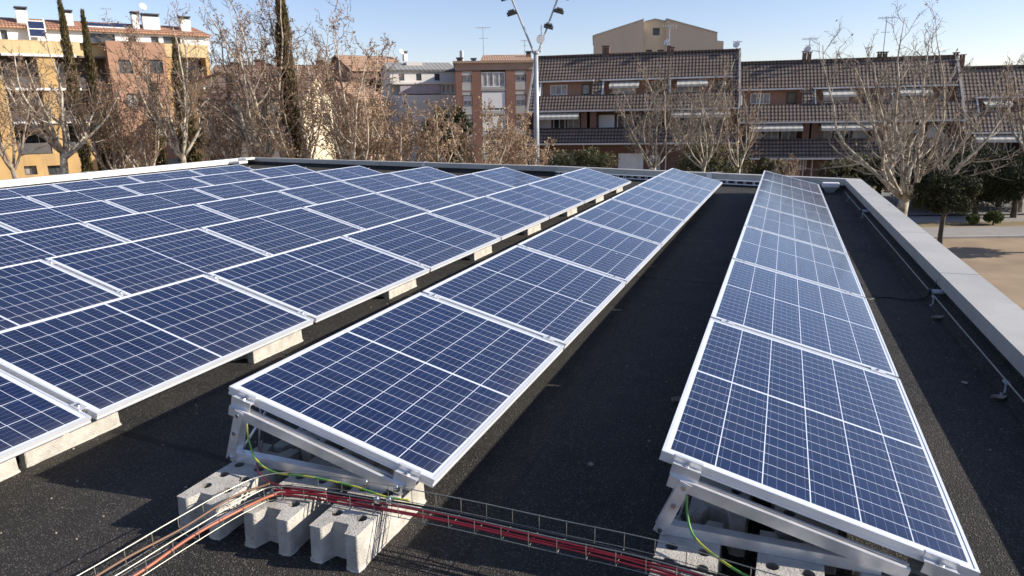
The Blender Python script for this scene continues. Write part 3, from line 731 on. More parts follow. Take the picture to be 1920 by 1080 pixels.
loose([(-1.75, -11.8, 0.15), (-1.62, -11.98, 0.155), (-1.52, -12.07, 0.16), (-1.40, -12.11, 0.165), (-1.2, -12.09, 0.165)], 0.0058, X['red'], 'red_cable', 'short red cable coming out from under the second row into the wire tray')
for i, (x, dy) in enumerate(((-1.06, 0.04), (-0.93, 0.045), (-0.91, -0.04), (-0.955, -0.05))):
    b = MB(); b.box(-0.011, 0.011, -0.007, 0.007, -0.012, 0.010); b.box(-0.006, 0.006, -0.012, 0.012, -0.004, 0.004); b.tube([(0, 0, 0.008), (0, 0, 0.017)], 0.005, 6)
    tag(b.build('tray_clip', X['bolt'], loc=(x, -12.066+dy, 0.196), bevel=0.002), 'shiny metal clip on the wire tray above the third block, %s' % ('leftmost on the far wire', 'rightmost on the far wire', 'rightmost on the near wire', 'leftmost on the near wire')[i], 'clip', 'metal clips on the wire tray')
# tray along the back parapet
def backpt(f, off, z):
    p = INN[2].lerp(INN[3], f); q = (INN[3]-INN[2]).normalized(); nn = Vector((-q.y, q.x)); p = p + nn*off; return (p.x, p.y, z)
tag(tray_mesh([backpt(f, 0.20, 0.045) for f in (0.12, 0.3, 0.5, 0.7, 0.98)], 0.08, 0.075, 0.19, 0.006).build('cable_tray', X['frame']), 'wire cable tray lying along the foot of the far parapet', 'cable tray')
# leaves and grit on the felt
rl = random.Random(11)
def litter(x, y, s, a, label, curl=0.4):
    b = MB(); n = 7
    vs = []
    for i in range(n+1):
        u = i/n; wv = s*0.36*math.sin(math.pi*min(1, u*1.05))**0.8
        for q in (-1, 0, 1): vs.append((s*(u-0.5), q*wv, 0.004+s*curl*(abs(q)*0.35+(u-0.5)**2*0.6)))
    b.add(vs, [(i*3+j, (i+1)*3+j, (i+1)*3+j+1, i*3+j+1) for i in range(n) for j in (0, 1)])
    o = b.build('dead_leaf', X['leaf_litter'], loc=(x, y, 0)); o.rotation_euler = (0, 0, a); tag(o, label, 'leaf', 'dead leaves on the roof')
litter(1.50, -8.24, 0.11, 0.5, 'pale dead leaf on the felt below the nearer overflow pipe')
litter(1.52, -9.82, 0.085, 0.3, 'pale dead leaf beside the lightning conductor near the right edge')
litter(1.40, -9.62, 0.05, 1.8, 'small dead leaf near the right parapet, just beyond a larger one', 0.2)
litter(-0.12, -10.42, 0.075, 1.2, 'brown curled leaf in the shade against the upper edge of the rightmost row', 0.6)
litter(-0.38, -11.26, 0.04, 2.0, 'small dead leaf on the shaded felt in front of the gap between nearest rows', 0.3)

rg = random.Random(77); b = MB()
for i in range(260):
    if i % 3 == 0: x, y = rg.uniform(1.18, 1.52), rg.uniform(-13, 0)
    elif i % 3 == 1: x, y = rg.uniform(-0.75, 0.02), rg.uniform(-13, 0.5)
    else: x, y = rg.uniform(-3.2, -1.75), rg.uniform(-13.3, -9)
    q = rg.uniform(0.003, 0.009); a = rg.uniform(0, 6.28); ca, sa = math.cos(a)*q, math.sin(a)*q
    b.add([(x+ca, y+sa, 0.001), (x-sa*0.8, y+ca*0.8, 0.001), (x-ca*1.1, y-sa*1.1, 0.001), (x+sa*0.7, y-ca*0.7, 0.001), (x, y, q*0.9)], [(0, 1, 4), (1, 2, 4), (2, 3, 4), (3, 0, 4)])
tag(b.build('grit', X['leaf_litter']), 'loose grit and crumbs scattered over the dark felt', 'grit', kind='stuff')

# ================================================================== buildings round the park
class Fac:
    """a facade standing on the ground between two surveyed corners; local x to the right, y away, z up"""
    def __init__(s, pxl, dl, pxr, dr):
        A = pl(pxl, 250, dl); B = pl(pxr, 250, dr); s.A = Vector((A.x, A.y, GZ))
        d = Vector((B.x-A.x, B.y-A.y, 0)); s.w = d.length; s.X = d.normalized(); s.N = Vector((-s.X.y, s.X.x, 0)); s.rz = math.atan2(s.X.y, s.X.x)
    def loc(s, px, py, off=0.0):
        d = FWD + RGT*((px-960)/FPX) + UPV*((540-py)/FPX)
        t = ((s.A+s.N*off)-CAM).dot(s.N)/d.dot(s.N); q = CAM+d*t-s.A
        return q.dot(s.X), q.z
    def x(s, px, py=200, off=0.0): return s.loc(px, py, off)[0]
    def z(s, px, py, off=0.0): return s.loc(px, py, off)[1]
    def root(s, name, label, cat='building', x=0.0, y=0.0, z=0.0, group=None):
        return empty(name, s.A + s.X*x + s.N*y + Vector((0, 0, z)), s.rz, label, cat, group)

def wall_holes(b, x0, x1, z0, z1, y, holes, m=0, depth=0.25, fmap=None):
    """a wall sheet with real openings and reveals"""
    F = fmap or (lambda x, z, d: (x, y+d, z))
    xs = sorted({x0, x1, *[min(max(h[i], x0), x1) for h in holes for i in (0, 1)]}); zs = sorted({z0, z1, *[min(max(h[i], z0), z1) for h in holes for i in (2, 3)]})
    for i in range(len(xs)-1):
        for j in range(len(zs)-1):
            cx, cz = (xs[i]+xs[i+1])/2, (zs[j]+zs[j+1])/2
            if any(h[0] < cx < h[1] and h[2] < cz < h[3] for h in holes): continue
            b.quad(F(xs[i], zs[j], 0), F(xs[i+1], zs[j], 0), F(xs[i+1], zs[j+1], 0), F(xs[i], zs[j+1], 0), m)
    for h in holes:
        a, c, e, f = h; D = depth
        b.quad(F(a, e, 0), F(a, e, D), F(a, f, D), F(a, f, 0), m); b.quad(F(c, e, D), F(c, e, 0), F(c, f, 0), F(c, f, D), m)
        b.quad(F(a, e, D), F(a, e, 0), F(c, e, 0), F(c, e, D), m); b.quad(F(a, f, 0), F(a, f, D), F(c, f, D), F(c, f, 0), m)

def window(root, x0, x1, z0, z1, y, fr='wframe', n=2, bar=0.06, shut=0.0, name='window'):
    """frame with n sashes, glass behind it as its own piece, optionally a lowered shutter"""
    b = MB(); b.box(x0, x1, y-0.03, y+0.03, z0, z0+bar); b.box(x0, x1, y-0.03, y+0.03, z1-bar, z1)
    for i in range(n+1):
        c = x0+(x1-x0)*i/n; a = max(x0, c-bar*(0.5 if 0 < i < n else 1)); e = min(x1, c+bar*(0.5 if 0 < i < n else 1))
        b.box(a, e, y-0.028, y+0.028, z0+bar, z1-bar)
    f = b.build(name, X[fr], root)
    g = MB(); g.quad((x0+bar*0.5, y+0.015, z0+bar*0.5), (x1-bar*0.5, y+0.015, z0+bar*0.5), (x1-bar*0.5, y+0.015, z1-bar*0.5), (x0+bar*0.5, y+0.015, z1-bar*0.5))
    k_ = int(abs(x0*7.3+z0*3.1+y*5.7+len(bpy.data.meshes)*0.37)*10) % 5
    g.build('pane', X['curtain'] if (k_ in (1, 3) and fr == 'wframe') or k_ == 4 else X['glass'], f)
    if shut > 0:
        s = MB(); s.box(x0+0.01, x1-0.01, y-0.055, y-0.035, z1-(z1-z0)*shut, z1-0.01); s.build('shutter', X['shutter'], f)
    return f
def chimney(root, x, y, z0, z1, wx, wy, mat='white', cap='dframe'):
    b = MB(); b.box(x-wx/2, x+wx/2, y-wy/2, y+wy/2, z0, z1-0.32); c = b.build('chimney', X[mat], root)
    k = MB(); k.box(x-wx/2-0.07, x+wx/2+0.07, y-wy/2-0.07, y+wy/2+0.07, z1-0.1, z1)
    for sx in (-1, 1):
        for sy_ in (-1, 1): k.box(x+sx*(wx/2-0.06)-0.05, x+sx*(wx/2-0.06)+0.05, y+sy_*(wy/2-0.06)-0.05, y+sy_*(wy/2-0.06)+0.05, z1-0.32, z1-0.1)
    k.box(x-wx/2+0.12, x+wx/2-0.12, y-wy/2+0.12, y+wy/2-0.12, z1-0.32, z1-0.1)
    k.build('chimney_cap', X[cap], c)
def dish(loc, rz, r, label):
    t = empty('satellite_dish', loc, rz, label, 'satellite dish')
    b = MB(); n = 14; rings = [(0.0, 0.0)] + [(r*i/4, 0.22*r*(i/4)**2) for i in range(1, 5)]
    vs = [(0, 0.0, 0)]; fs = []
    for i in range(1, 5):
        for j in range(n): a = 2*math.pi*j/n; vs.append((rings[i][0]*math.cos(a), -rings[i][1], rings[i][0]*math.sin(a)))
    for j in range(n): fs.append((0, 1+j, 1+(j+1) % n))
    for i in range(1, 4):
        for j in range(n): q = 1+(i-1)*n; fs.append((q+j, q+n+j, q+n+(j+1) % n, q+(j+1) % n))
    M_ = Matrix.Translation((0, 0, r+0.35)) @ Matrix.Rotation(R(-25), 4, 'X')
    b.add([M_ @ Vector(v) for v in vs], fs); b.add([M_ @ (Vector(v)+Vector((0, 0.02, 0))) for v in vs], [tuple(reversed(f)) for f in fs]); b.build('reflector', X['white'], t, smooth=True)
    c = MB(); c.cyl((0, 0.06, 0), (0, 0.06, r+0.4), 0.03, 6); c.tube([M_ @ Vector((0, 0, -r*0.9)), M_ @ Vector((0, -r*0.9, -0.05))], 0.02, 5); c.build('dish_mount', X['steel'], t)
def aerial(loc, h, label, rz=0.0, n=7, w=1.5):
    t = empty('tv_aerial', loc, rz, label, 'tv aerial')
    b = MB(); b.cyl((0, 0, 0), (0, 0, h), 0.035, 6); b.cyl((-w*0.3, 0, h*0.62), (w*0.3, 0, h*0.62), 0.02, 5); b.build('aerial_pole', X['steel'], t)
    b = MB(); b.cyl((-w/2, 0, h-0.1), (w/2, 0, h-0.1), 0.022, 5)
    for i in range(n): x = -w/2+w*i/(n-1); b.cyl((x, -0.28, h-0.1), (x, 0.28, h-0.1), 0.014, 4); b.cyl((x, 0, h-0.24), (x, 0, h+0.04), 0.014, 4)
    b.build('aerial_rods', X['steel'], t)

# ---- ochre apartment block on the left ------------------------------------------
f = Fac(-70, 57.5, 409, 69.0)
ap = f.root('apartment_block', 'ochre and orange brick apartment block with white attic, terracotta roof and deep balconies')
Zp = f.z(100, 77); Zb = [f.z(100, q) for q in (103, 166, 228, 288)]         # parapet top, lintel and slab levels
bx0, bx1 = f.x(168), f.x(214); gx0, gx1 = f.x(214), f.x(320)
b = MB(); b.box(-2, bx0, 0, 3.2, Zb[0], Zp); b.box(bx0, gx0, 0.8, 3.2, Zb[0], Zp-0.1); b.box(gx1, f.w, 0.0, 3.2, f.z(370, 108), f.z(370, 84)); b.build('parapet_wall', X['yellow_pale'], ap)
b = MB()
ws = [(f.x(232), f.x(258), f.z(245, 139), f.z(245, 113)), (f.x(289), f.x(313), f.z(300, 139), f.z(300, 113)), (f.x(238), f.x(264), f.z(250, 200), f.z(250, 176)), (f.x(252), f.x(268), 0.9, f.z(260, 301))]
wall_holes(b, gx0, gx1, 2.2, Zp+0.15, -0.7, ws[:3]); b.quad((gx0, 3, 2.2), (gx0, -0.7, 2.2), (gx0, -0.7, Zp+0.15), (gx0, 3, Zp+0.15)); b.quad((gx1, -0.7, 2.2), (gx1, 3, 2.2), (gx1, 3, Zp+0.15), (gx1, -0.7, Zp+0.15))
b.quad((gx0, -0.7, Zp+0.15), (gx1, -0.7, Zp+0.15), (gx1, 3, Zp+0.15), (gx0, 3, Zp+0.15)); b.build('brick_wall', X['brickor'], ap)
for h in ws[:3]: window(ap, *h, -0.5, 'dframe', 2, 0.07)
b = MB(); b.box(gx0, f.x(275), -0.72, 3, 0, 2.2); b.build('base_wall', X['yellow'], ap)
window(ap, f.x(252), f.x(268), 0.7, 1.75, -0.74, 'dframe', 1)
b = MB(); b.box(f.x(276), gx1, -0.6, 3, 0, 2.5); b.build('green_wall', basic('green_render', (0.26, 0.30, 0.26), rough=0.9), ap)
# left wing: lower wall, piers, slabs, recessed back wall
lw = [(f.x(24), f.x(48), f.z(35, 329), f.z(35, 312)), (f.x(69), f.x(103), f.z(85, 329), f.z(85, 311))]
b = MB(); wall_holes(b, -2, f.x(165), 0, Zb[3], 0.0, lw, depth=0.4); b.quad((f.x(165), 0, 0), (f.x(165), 3, 0), (f.x(165), 3, Zb[3]), (f.x(165), 0, Zb[3])); b.quad((-2, 0, Zb[3]), (f.x(165), 0, Zb[3]), (f.x(165), 3, Zb[3]), (-2, 3, Zb[3])); b.build('base_wall', X['yellow'], ap)
for h in lw: window(ap, *h, 0.35, 'dframe', 2)
piers = [(f.x(-8), f.x(18), Zb[3], Zb[1]+1.0), (f.x(84), f.x(118), Zb[3], Zb[0]), (f.x(140), f.x(160), Zb[3], Zb[2])]
boxes('pier', X['yellow'], ap, [(a, c, 0.05, 0.7, e, g) for a, c, e, g in piers] + [(gx1, f.x(343), 0.02, 3, 0, f.z(330, 108)), (f.x(396), f.w, 0.02, 3, 0, f.z(400, 108))])
boxes('white_slab_edge', X['white'], ap, [(f.x(20), f.x(158), -0.18, 0.4, zz-0.16, zz+0.04) for zz in Zb[:3]] + [(f.x(384), f.x(420), -0.3, 0.4, f.z(400, q+3), f.z(400, q-2)) for q in (164, 223)])
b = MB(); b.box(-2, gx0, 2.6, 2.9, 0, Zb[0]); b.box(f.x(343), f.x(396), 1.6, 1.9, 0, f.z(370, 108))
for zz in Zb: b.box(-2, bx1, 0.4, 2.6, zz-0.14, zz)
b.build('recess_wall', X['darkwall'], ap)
boxes('balcony_railing', X['rail'], ap, [(a, c, 0.06, 0.10, Zb[i]+0.05, Zb[i]+0.95) for i in (1, 2, 3) for a, c in ((-2, f.x(82)), (f.x(119), f.x(166)))])
for i in (1, 2, 3):
    for a, c in ((22, 78), (122, 160)): window(ap, f.x(a), f.x(c), Zb[i]+0.1, Zb[i]+2.25, 2.56, 'wframe' if i == 1 else 'dframe', 3 if c-a > 50 else 2, 0.07, 0.45 if (i == 2 and a < 60) else 0)
for q0, q1 in ((159, 112), (219, 170), (276, 229)): window(ap, f.x(345), f.x(394), f.z(370, q0), f.z(370, q1), 1.55, 'dframe', 4, 0.07)
# set back attic
At0 = Zp-0.3; At1 = f.z(200, 57, 3.4)
aw = [(f.x(2, 66, 3.4), f.x(14, 66, 3.4), At0+0.4, At1-0.35), (f.x(160, 66, 3.4), f.x(215, 66, 3.4), At0+0.4, At1-0.3), (f.x(240, 66, 3.4), f.x(254, 66, 3.4), At0+0.3, At1-0.35), (f.x(282, 66, 3.4), f.x(296, 66, 3.4), At0+0.3, At1-0.35), (f.x(305, 66, 3.4), f.x(337, 66, 3.4), At0+0.3, At1-0.3)]
b = MB(); wall_holes(b, -2, f.x(392, 70, 3.4), At0, At1, 3.4, aw); b.quad((f.x(392, 70, 3.4), 3.4, At0), (f.x(392, 70, 3.4), 9, At0), (f.x(392, 70, 3.4), 9, At1), (f.x(392, 70, 3.4), 3.4, At1)); b.build('attic_wall', X['white'], ap)
for h in aw: window(ap, *h, 3.6, 'dframe', max(1, int((h[1]-h[0])/0.9)), 0.06)
b = MB(); b.quad((-2, -0.02, Zp-0.05), (f.w, -0.02, Zp-0.05), (f.w, 9, Zp-0.05), (-2, 9, Zp-0.05)); b.build('terrace', X['concslab'], ap)
b = MB(); rx1 = f.x(397, 70, 3.0); zr = At1+1.0
b.quad((-2, 2.9, At1-0.05), (rx1, 2.9, At1-0.05), (rx1-1.0, 6.2, zr), (-2, 6.2, zr)); b.quad((rx1, 9.4, At1-0.05), (-2, 9.4, At1-0.05), (-2, 6.2, zr), (rx1-1.0, 6.2, zr)); b.add([(rx1, 2.9, At1-0.05), (rx1, 9.4, At1-0.05), (rx1-1.0, 6.2, zr)], [(0, 1, 2)])
b.quad((-2, 2.9, At1-0.17), (rx1, 2.9, At1-0.17), (rx1, 2.9, At1-0.05), (-2, 2.9, At1-0.05)); rf = b.build('roof', X['terra'], ap)
for a, c, q in ((25, 50, 13), (115, 135, 19), (243, 258, 22), (263, 297, 26), (334, 355, 31)):
    x0, x1 = f.x(a, q, 4.6), f.x(c, q, 4.6); chimney(rf, (x0+x1)/2, 4.6, At1, f.z((a+c)/2, q, 4.6), x1-x0-0.14, 0.8)
b = MB(); b.quad((-2, 9.2, 0), (-2, 9.2, At1), (f.w-1, 9.2, At1), (f.w-1, 9.2, 0)); b.quad((f.w-0.02, 0.02, 0), (f.w-0.02, 9.2, 0), (f.w-0.02, 9.2, Zp-0.06), (f.w-0.02, 0.02, Zp-0.06)); b.build('side_wall', X['yellow_pale'], ap)
x0, x1 = f.x(54, 60, 2.6), f.x(86, 60, 2.6); zz0, zz1 = f.z(70, 69, 2.6), f.z(70, 38, 2.6)
sp = f.root('water_heater', 'tilted solar water panel in a white frame on the ochre apartment roof', 'solar collector', (x0+x1)/2, 2.6, zz0); hw = (x1-x0)/2; hh = zz1-zz0
b = MB(); b.box(-hw, hw, 0, 0.06, 0, hh, 0, Matrix.Rotation(R(-14), 4, 'X')); b.build('collector_glass', X['solarblue'], sp)
b = MB()
for q in (0, 0.5, 1): b.box(-hw, hw, -0.03, 0, hh*q-0.04, hh*q+0.04, 0, Matrix.Rotation(R(-14), 4, 'X'))
for q in (-hw, hw): b.box(q-0.05, q+0.05, -0.03, 0.08, -0.3, hh+0.25, 0, Matrix.Rotation(R(-14), 4, 'X'))
b.build('collector_frame', X['white'], sp)
x0, x1 = f.x(163, 52, 4.0), f.x(240, 52, 4.0); sp = f.root('water_heater', 'low row of dark solar collectors lying on the terracotta roof between white chimneys', 'solar collector', x0, 4.0, At1+0.35)
b = MB(); b.box(0, x1-x0, 0, 0.7, 0.0, 0.07, 0, Matrix.Rotation(R(28), 4, 'X')); b.build('collector_glass', X['solarblue'], sp)
b = MB(); b.box(-0.05, x1-x0+0.05, -0.08, 0, -0.06, 0.04); b.box(0.3, 0.36, 0, 0.5, -0.3, 0.0); b.box(x1-x0-0.4, x1-x0-0.34, 0, 0.5, -0.3, 0); b.build('collector_frame', X['white'], sp)
q = f.root('tmp', '', x=0)
bpy.data.objects.remove(q)
def fworld(f, px, py, off): xx, zz = f.loc(px, py, off); return f.A+f.X*xx+f.N*off+Vector((0, 0, zz))
dish(fworld(f, 270, 27, 4.6), f.rz+0.3, 0.34, 'white satellite dish on the wide white chimney of the ochre apartment block')
aerial(fworld(f, 204, 50, 4.8), 1.7, 'thin tv aerial on the roof of the ochre apartment block', f.rz, 5, 0.8)

# ---- houses in the middle distance ----------------------------------------------
def gable_house(f, name, label, x0, x1, dep, ze, zr, wall, roof, ridge='x', over=0.35, wins=(), fr='dframe', yo=0.0, sashes=2):
    rt = f.root(name, label, x=x0, y=yo); w_ = x1-x0
    b = MB(); hl = [(a-x0, c-x0, e, g) for a, c, e, g in wins]
    wall_holes(b, 0, w_, 0, ze, 0, hl); b.quad((w_, 0, 0), (w_, dep, 0), (w_, dep, ze), (w_, 0, ze)); b.quad((0, dep, 0), (0, 0, 0), (0, 0, ze), (0, dep, ze)); b.quad((w_, dep, 0), (0, dep, 0), (0, dep, ze), (w_, dep, ze))
    if ridge == 'x': b.add([(0, 0, ze), (0, dep/2, zr), (0, dep, ze)], [(0, 1, 2)]); b.add([(w_, 0, ze), (w_, dep, ze), (w_, dep/2, zr)], [(0, 1, 2)])
    else: b.add([(0, 0, ze), (w_, 0, ze), (w_/2, 0, zr)], [(0, 1, 2)]); b.add([(w_, dep, ze), (0, dep, ze), (w_/2, dep, zr)], [(0, 1, 2)])
    b.build('wall', X[wall], rt); o = over; r = MB()
    def slab(a, c, d, e):
        t = Vector((0, 0, 0.16)); q = [Vector(p) for p in (a, c, d, e)]
        r.add(q+[p+t for p in q], [(3, 2, 1, 0), (4, 5, 6, 7), (0, 1, 5, 4), (1, 2, 6, 5), (2, 3, 7, 6), (3, 0, 4, 7)])
    if ridge == 'x':
        k = o*(zr-ze)/(dep/2)
        slab((-o, -o, ze-k), (w_+o, -o, ze-k), (w_+o, dep/2, zr), (-o, dep/2, zr)); slab((w_+o, dep+o, ze-k), (-o, dep+o, ze-k), (-o, dep/2, zr+0.004), (w_+o, dep/2, zr+0.004))
    else:
        k = o*(zr-ze)/(w_/2)
        slab((-o, dep+o, ze-k), (-o, -o, ze-k), (w_/2, -o, zr), (w_/2, dep+o, zr)); slab((w_+o, -o, ze-k), (w_+o, dep+o, ze-k), (w_/2, dep+o, zr+0.004), (w_/2, -o, zr+0.004))
    rf = r.build('roof', X[roof], rt)
    for h in hl: window(rt, *h, 0.18, fr, sashes, 0.06)
    return rt, rf
f = Fac(405, 92, 700, 96)
rt, rf = gable_house(f, 'terraced_house', 'long low terrace with brown terracotta roof far behind the bare trees, left of centre', 0, f.w*0.93, 12, f.z(500, 150), f.z(500, 124, 6), 'pinkw', 'terra_old', wins=[(f.x(a), f.x(a+14), f.z(a, 178), f.z(a, 160)) for a in (424, 462, 500, 585, 640)])
for a, q in ((485, 112), (502, 119), (600, 113), (611, 118), (440, 117)): chimney(rf, f.x(a, q, 6), 6.0, f.z(500, 130, 6), f.z(a, q, 6), 1.1, 0.9, 'brickrd')
f = Fac(412, 71, 480, 75)
gable_house(f, 'white_house', 'white house with balconies half hidden by bare branches right of the ochre block', 0, f.w, 9, f.z(440, 178), f.z(440, 158, 4.5), 'offwhite', 'terra_old', wins=[(f.x(a), f.x(a+12), f.z(a, y+22), f.z(a, y)) for a in (418, 440, 460) for y in (195, 240)])
f = Fac(500, 68, 536, 72)
gable_house(f, 'cream_house', 'narrow cream house partly hidden behind the tall cypress', 0, f.w, 8, f.z(520, 160), f.z(520, 148, 4), 'cream', 'terra_old', wins=[(f.x(508), f.x(516), f.z(512, 205), f.z(512, 185))])
f = Fac(572, 60, 626, 66)
gable_house(f, 'cream_house', 'sunlit cream gabled house right of the tall cypress', 0, f.w, 9, f.z(600, 186), f.z(600, 145), 'cream', 'terra_old', ridge='y', over=0.15, wins=[(f.x(604), f.x(614), f.z(609, 235), f.z(609, 212))])
f = Fac(684, 70, 735, 74)
gable_house(f, 'pink_house', 'small pinkish house with lean roof behind the leaning bare tree', 0, f.w, 8, f.z(710, 190), f.z(710, 160, 4), 'pinkw', 'terra_pale', wins=[(f.x(700), f.x(712), f.z(706, 226), f.z(706, 205))])
f = Fac(668, 86, 768, 90)
rt, rf = gable_house(f, 'orange_roof_house', 'house with broad orange tiled roof beside the pale grey-roofed building', 0, f.w, 9, f.z(715, 132), f.z(715, 108, 4.5), 'brickdk', 'terra_pale', wins=[(f.x(a), f.x(a+14), f.z(a, 165), f.z(a, 148)) for a in (684, 712, 740)])
chimney(rf, f.x(759, 100, 4.5), 4.5, f.z(759, 115, 4.5), f.z(759, 96, 4.5), 0.5, 0.5, 'offwhite')
dish(fworld(f, 753, 108, 3.0), f.rz+0.4, 0.36, 'white satellite dish on the orange tiled roof')
f = Fac(737, 78, 860, 80)
wl_ = [(f.x(a), f.x(a+10), f.z(a, 151), f.z(a, 138)) for a in (751, 783, 817)]
rt, rf = gable_house(f, 'pale_building', 'pale two storey building with low grey roof, left of the red brick apartments', 0, f.w, 10, f.z(800, 134), f.z(800, 120, 5), 'offwhite', 'greyroof', over=0.2, wins=wl_, sashes=1)
b = MB(); b.box(f.x(762, 120, 3), f.x(792, 120, 3), 3, 6, f.z(777, 130, 3), f.z(777, 116, 3)); b.build('roof_cabin', X['offwhite'], rt)
b = MB(); b.box(f.x(750, 165, -1.6), f.x(825, 165, -1.6), -1.8, -0.01, f.z(790, 176, -1.6), f.z(790, 158, -1.6)); b.build('terrace_screen', basic('lilac_blind', (0.42, 0.37, 0.38), rough=0.9), rt)
window(rt, f.x(827, 165, -1.6), f.x(854, 165, -1.6), f.z(840, 176, -1.6), f.z(840, 157, -1.6), -1.6, 'wframe', 3, 0.12)
b = MB(); b.box(0, f.w, -1.9, -0.02, 0, f.z(790, 178, -1.6)); b.box(f.x(826, 165, -1.6), f.w, -1.5, -0.02, f.z(790, 177, -1.6), f.z(790, 158, -1.6)); b.box(0, f.w, -1.95, -0.02, f.z(790, 158, -1.6), f.z(790, 155, -1.6)); b.build('terrace_wall', X['offwhite'], rt)

# ---- red brick apartments --------------------------------------------------------
f = Fac(858, 72, 1012, 72.5)
ba = f.root('brick_apartments', 'red brick apartment building with glazed white central bay and pale terracotta hipped roof')
Zt = f.z(930, 118); xs = [f.x(q) for q in (858, 868, 886, 903, 949, 967, 987, 1012)]
lev = [(f.z(930, a), f.z(930, c)) for a, c in ((163, 135), (208, 172), (250, 217), (292, 260))]
b = MB(); holes = []
for z0, z1 in lev: holes += [(xs[1], xs[2], z0-0.3, z1+0.1), (xs[3], xs[4], z0-0.4, z1+0.2), (xs[5], xs[6], z0-0.3, z1+0.1)]
wall_holes(b, 0, f.w, 0, Zt, 0, holes, depth=0.9); b.quad((f.w, 0, 0), (f.w, 10, 0), (f.w, 10, Zt), (f.w, 0, Zt)); b.quad((0, 10, 0), (0, 0, 0), (0, 0, Zt), (0, 10, Zt)); b.build('wall', X['brickrd'], ba)
b = MB(); b.box(-0.05, f.w+0.05, -0.06, 0.0, f.z(930, 131), Zt); b.box(-0.25, f.w+0.2, -0.3, 10.2, Zt+0.003, Zt+0.22); b.build('frieze', X['pinkw'], ba)
b = MB(); b.box(xs[1], xs[6], 0.9, 1.0, 0, Zt-0.5); b.build('recess_wall', X['concslab'], ba)
spl = []
for i, (z0, z1) in enumerate(lev):
    window(ba, xs[3]+0.05, xs[4]-0.05, z0, z1, 0.12, 'wframe', 4, 0.10, 0.0 if i == 0 else 0.85)
    for a, c in ((xs[1], xs[2]), (xs[5], xs[6])): window(ba, a+0.05, c-0.05, z0+0.55, z1-0.35, 0.3, 'wframe', 2, 0.07, 0.5 if i else 0.2); spl += [(a, c, 0.02, 0.14, z0-0.3, z0+0.5), (a, c, 0.04, 0.5, z1-0.3, z1+0.1)]
    spl.append((xs[3], xs[4], 0.02, 0.2, z0-0.4, z0-0.02))
boxes('spandrel', X['concslab'], ba, spl)
b = MB(); hz = f.z(930, 103, 5); hx0, hx1 = f.x(905, 103, 5), f.x(985, 103, 5); e0, e1 = f.x(900, 116), f.x(1004, 116)
b.quad((e0, 0.2, Zt+0.22), (e1, 0.2, Zt+0.22), (hx1, 5, hz), (hx0, 5, hz)); b.quad((e1, 10, Zt+0.22), (e0, 10, Zt+0.22), (hx0, 5, hz), (hx1, 5, hz)); b.add([(e0, 10, Zt+0.22), (e0, 0.2, Zt+0.22), (hx0, 5, hz)], [(0, 1, 2)]); b.add([(e1, 0.2, Zt+0.22), (e1, 10, Zt+0.22), (hx1, 5, hz)], [(0, 1, 2)])
rf = b.build('roof', X['terra_pale'], ba)
chimney(rf, f.x(862, 112, 1), 1, Zt, f.z(862, 108, 1), 0.6, 0.6, 'brickrd'); chimney(rf, f.x(888, 112, 1), 1, Zt, f.z(888, 109, 1), 0.5, 0.5, 'brickrd'); chimney(rf, f.x(991, 112, 3), 3, Zt, f.z(991, 96, 3), 0.5, 0.5, 'brickdk')
b = MB(); b.cyl((f.x(866, 112, 2), 2, Zt), (f.x(866, 112, 2), 2, f.z(866, 95, 2)), 0.22, 10); b.build('flue', X['steel'], rf)
aerial(fworld(f, 907, 107, 4), fworld(f, 907, 50, 4).z-fworld(f, 907, 107, 4).z, 'tall tv aerial on the roof of the red brick apartments', f.rz, 7, 1.6)
aerial(fworld(f, 984, 104, 4), 1.6, 'small tv aerial on the red brick apartments beside the floodlight mast', f.rz, 5, 0.8)

# ---- tan building behind the row houses --------------------------------------------
f = Fac(1113, 98, 1357, 96)
tb = f.root('tan_building', 'large tan building with sloping gables and pale central bay behind the row houses')
g = lambda px, py: f.loc(px, py)
b = MB(); b.prism([(g(1113, 99)[0], 0), (g(1207, 99)[0], 0), g(1207, 37), g(1113, 67)], 0, 14); b.prism([(g(1250, 99)[0], 0), (g(1357, 99)[0], 0), g(1357, 77), g(1345, 76), g(1345, 62), g(1250, 36)], 0, 14); b.build('wall', X['tan'], tb)
b = MB(); cx0, cx1 = g(1207, 60)[0]+0.004, g(1250, 60)[0]-0.004
cw = [(g(1225, 60)[0], g(1238, 60)[0], g(1231, 65)[1], g(1231, 51)[1]), (g(1213, 60)[0], g(1225, 60)[0], g(1219, 106)[1], g(1219, 92)[1]), (g(1235, 60)[0], g(1247, 60)[0], g(1241, 106)[1], g(1241, 92)[1])]
wall_holes(b, cx0, cx1, 0, g(1212, 40)[1], 0.9, cw); b.add([(cx0, 0.9, g(1212, 40)[1]), (cx1, 0.9, g(1212, 40)[1]), (cx1, 0.9, g(1250, 39)[1]), ((cx0+cx1)/2, 0.9, g(1231, 35)[1])], [(0, 1, 2, 3)]); b.build('centre_wall', X['cream'], tb)
for h in cw: window(tb, *h, 1.1, 'dframe', 2, 0.09)
def edge(b, p, q, y0=-0.12, y1=14.1, t=0.12):
    b.add([(p[0], y0, p[1]+0.003), (q[0], y0, q[1]+0.003), (q[0], y1, q[1]+0.003), (p[0], y1, p[1]+0.003), (p[0], y0, p[1]+t), (q[0], y0, q[1]+t), (q[0], y1, q[1]+t), (p[0], y1, p[1]+t)], [(3, 2, 1, 0), (4, 5, 6, 7), (0, 1, 5, 4), (1, 2, 6, 5), (2, 3, 7, 6), (3, 0, 4, 7)])
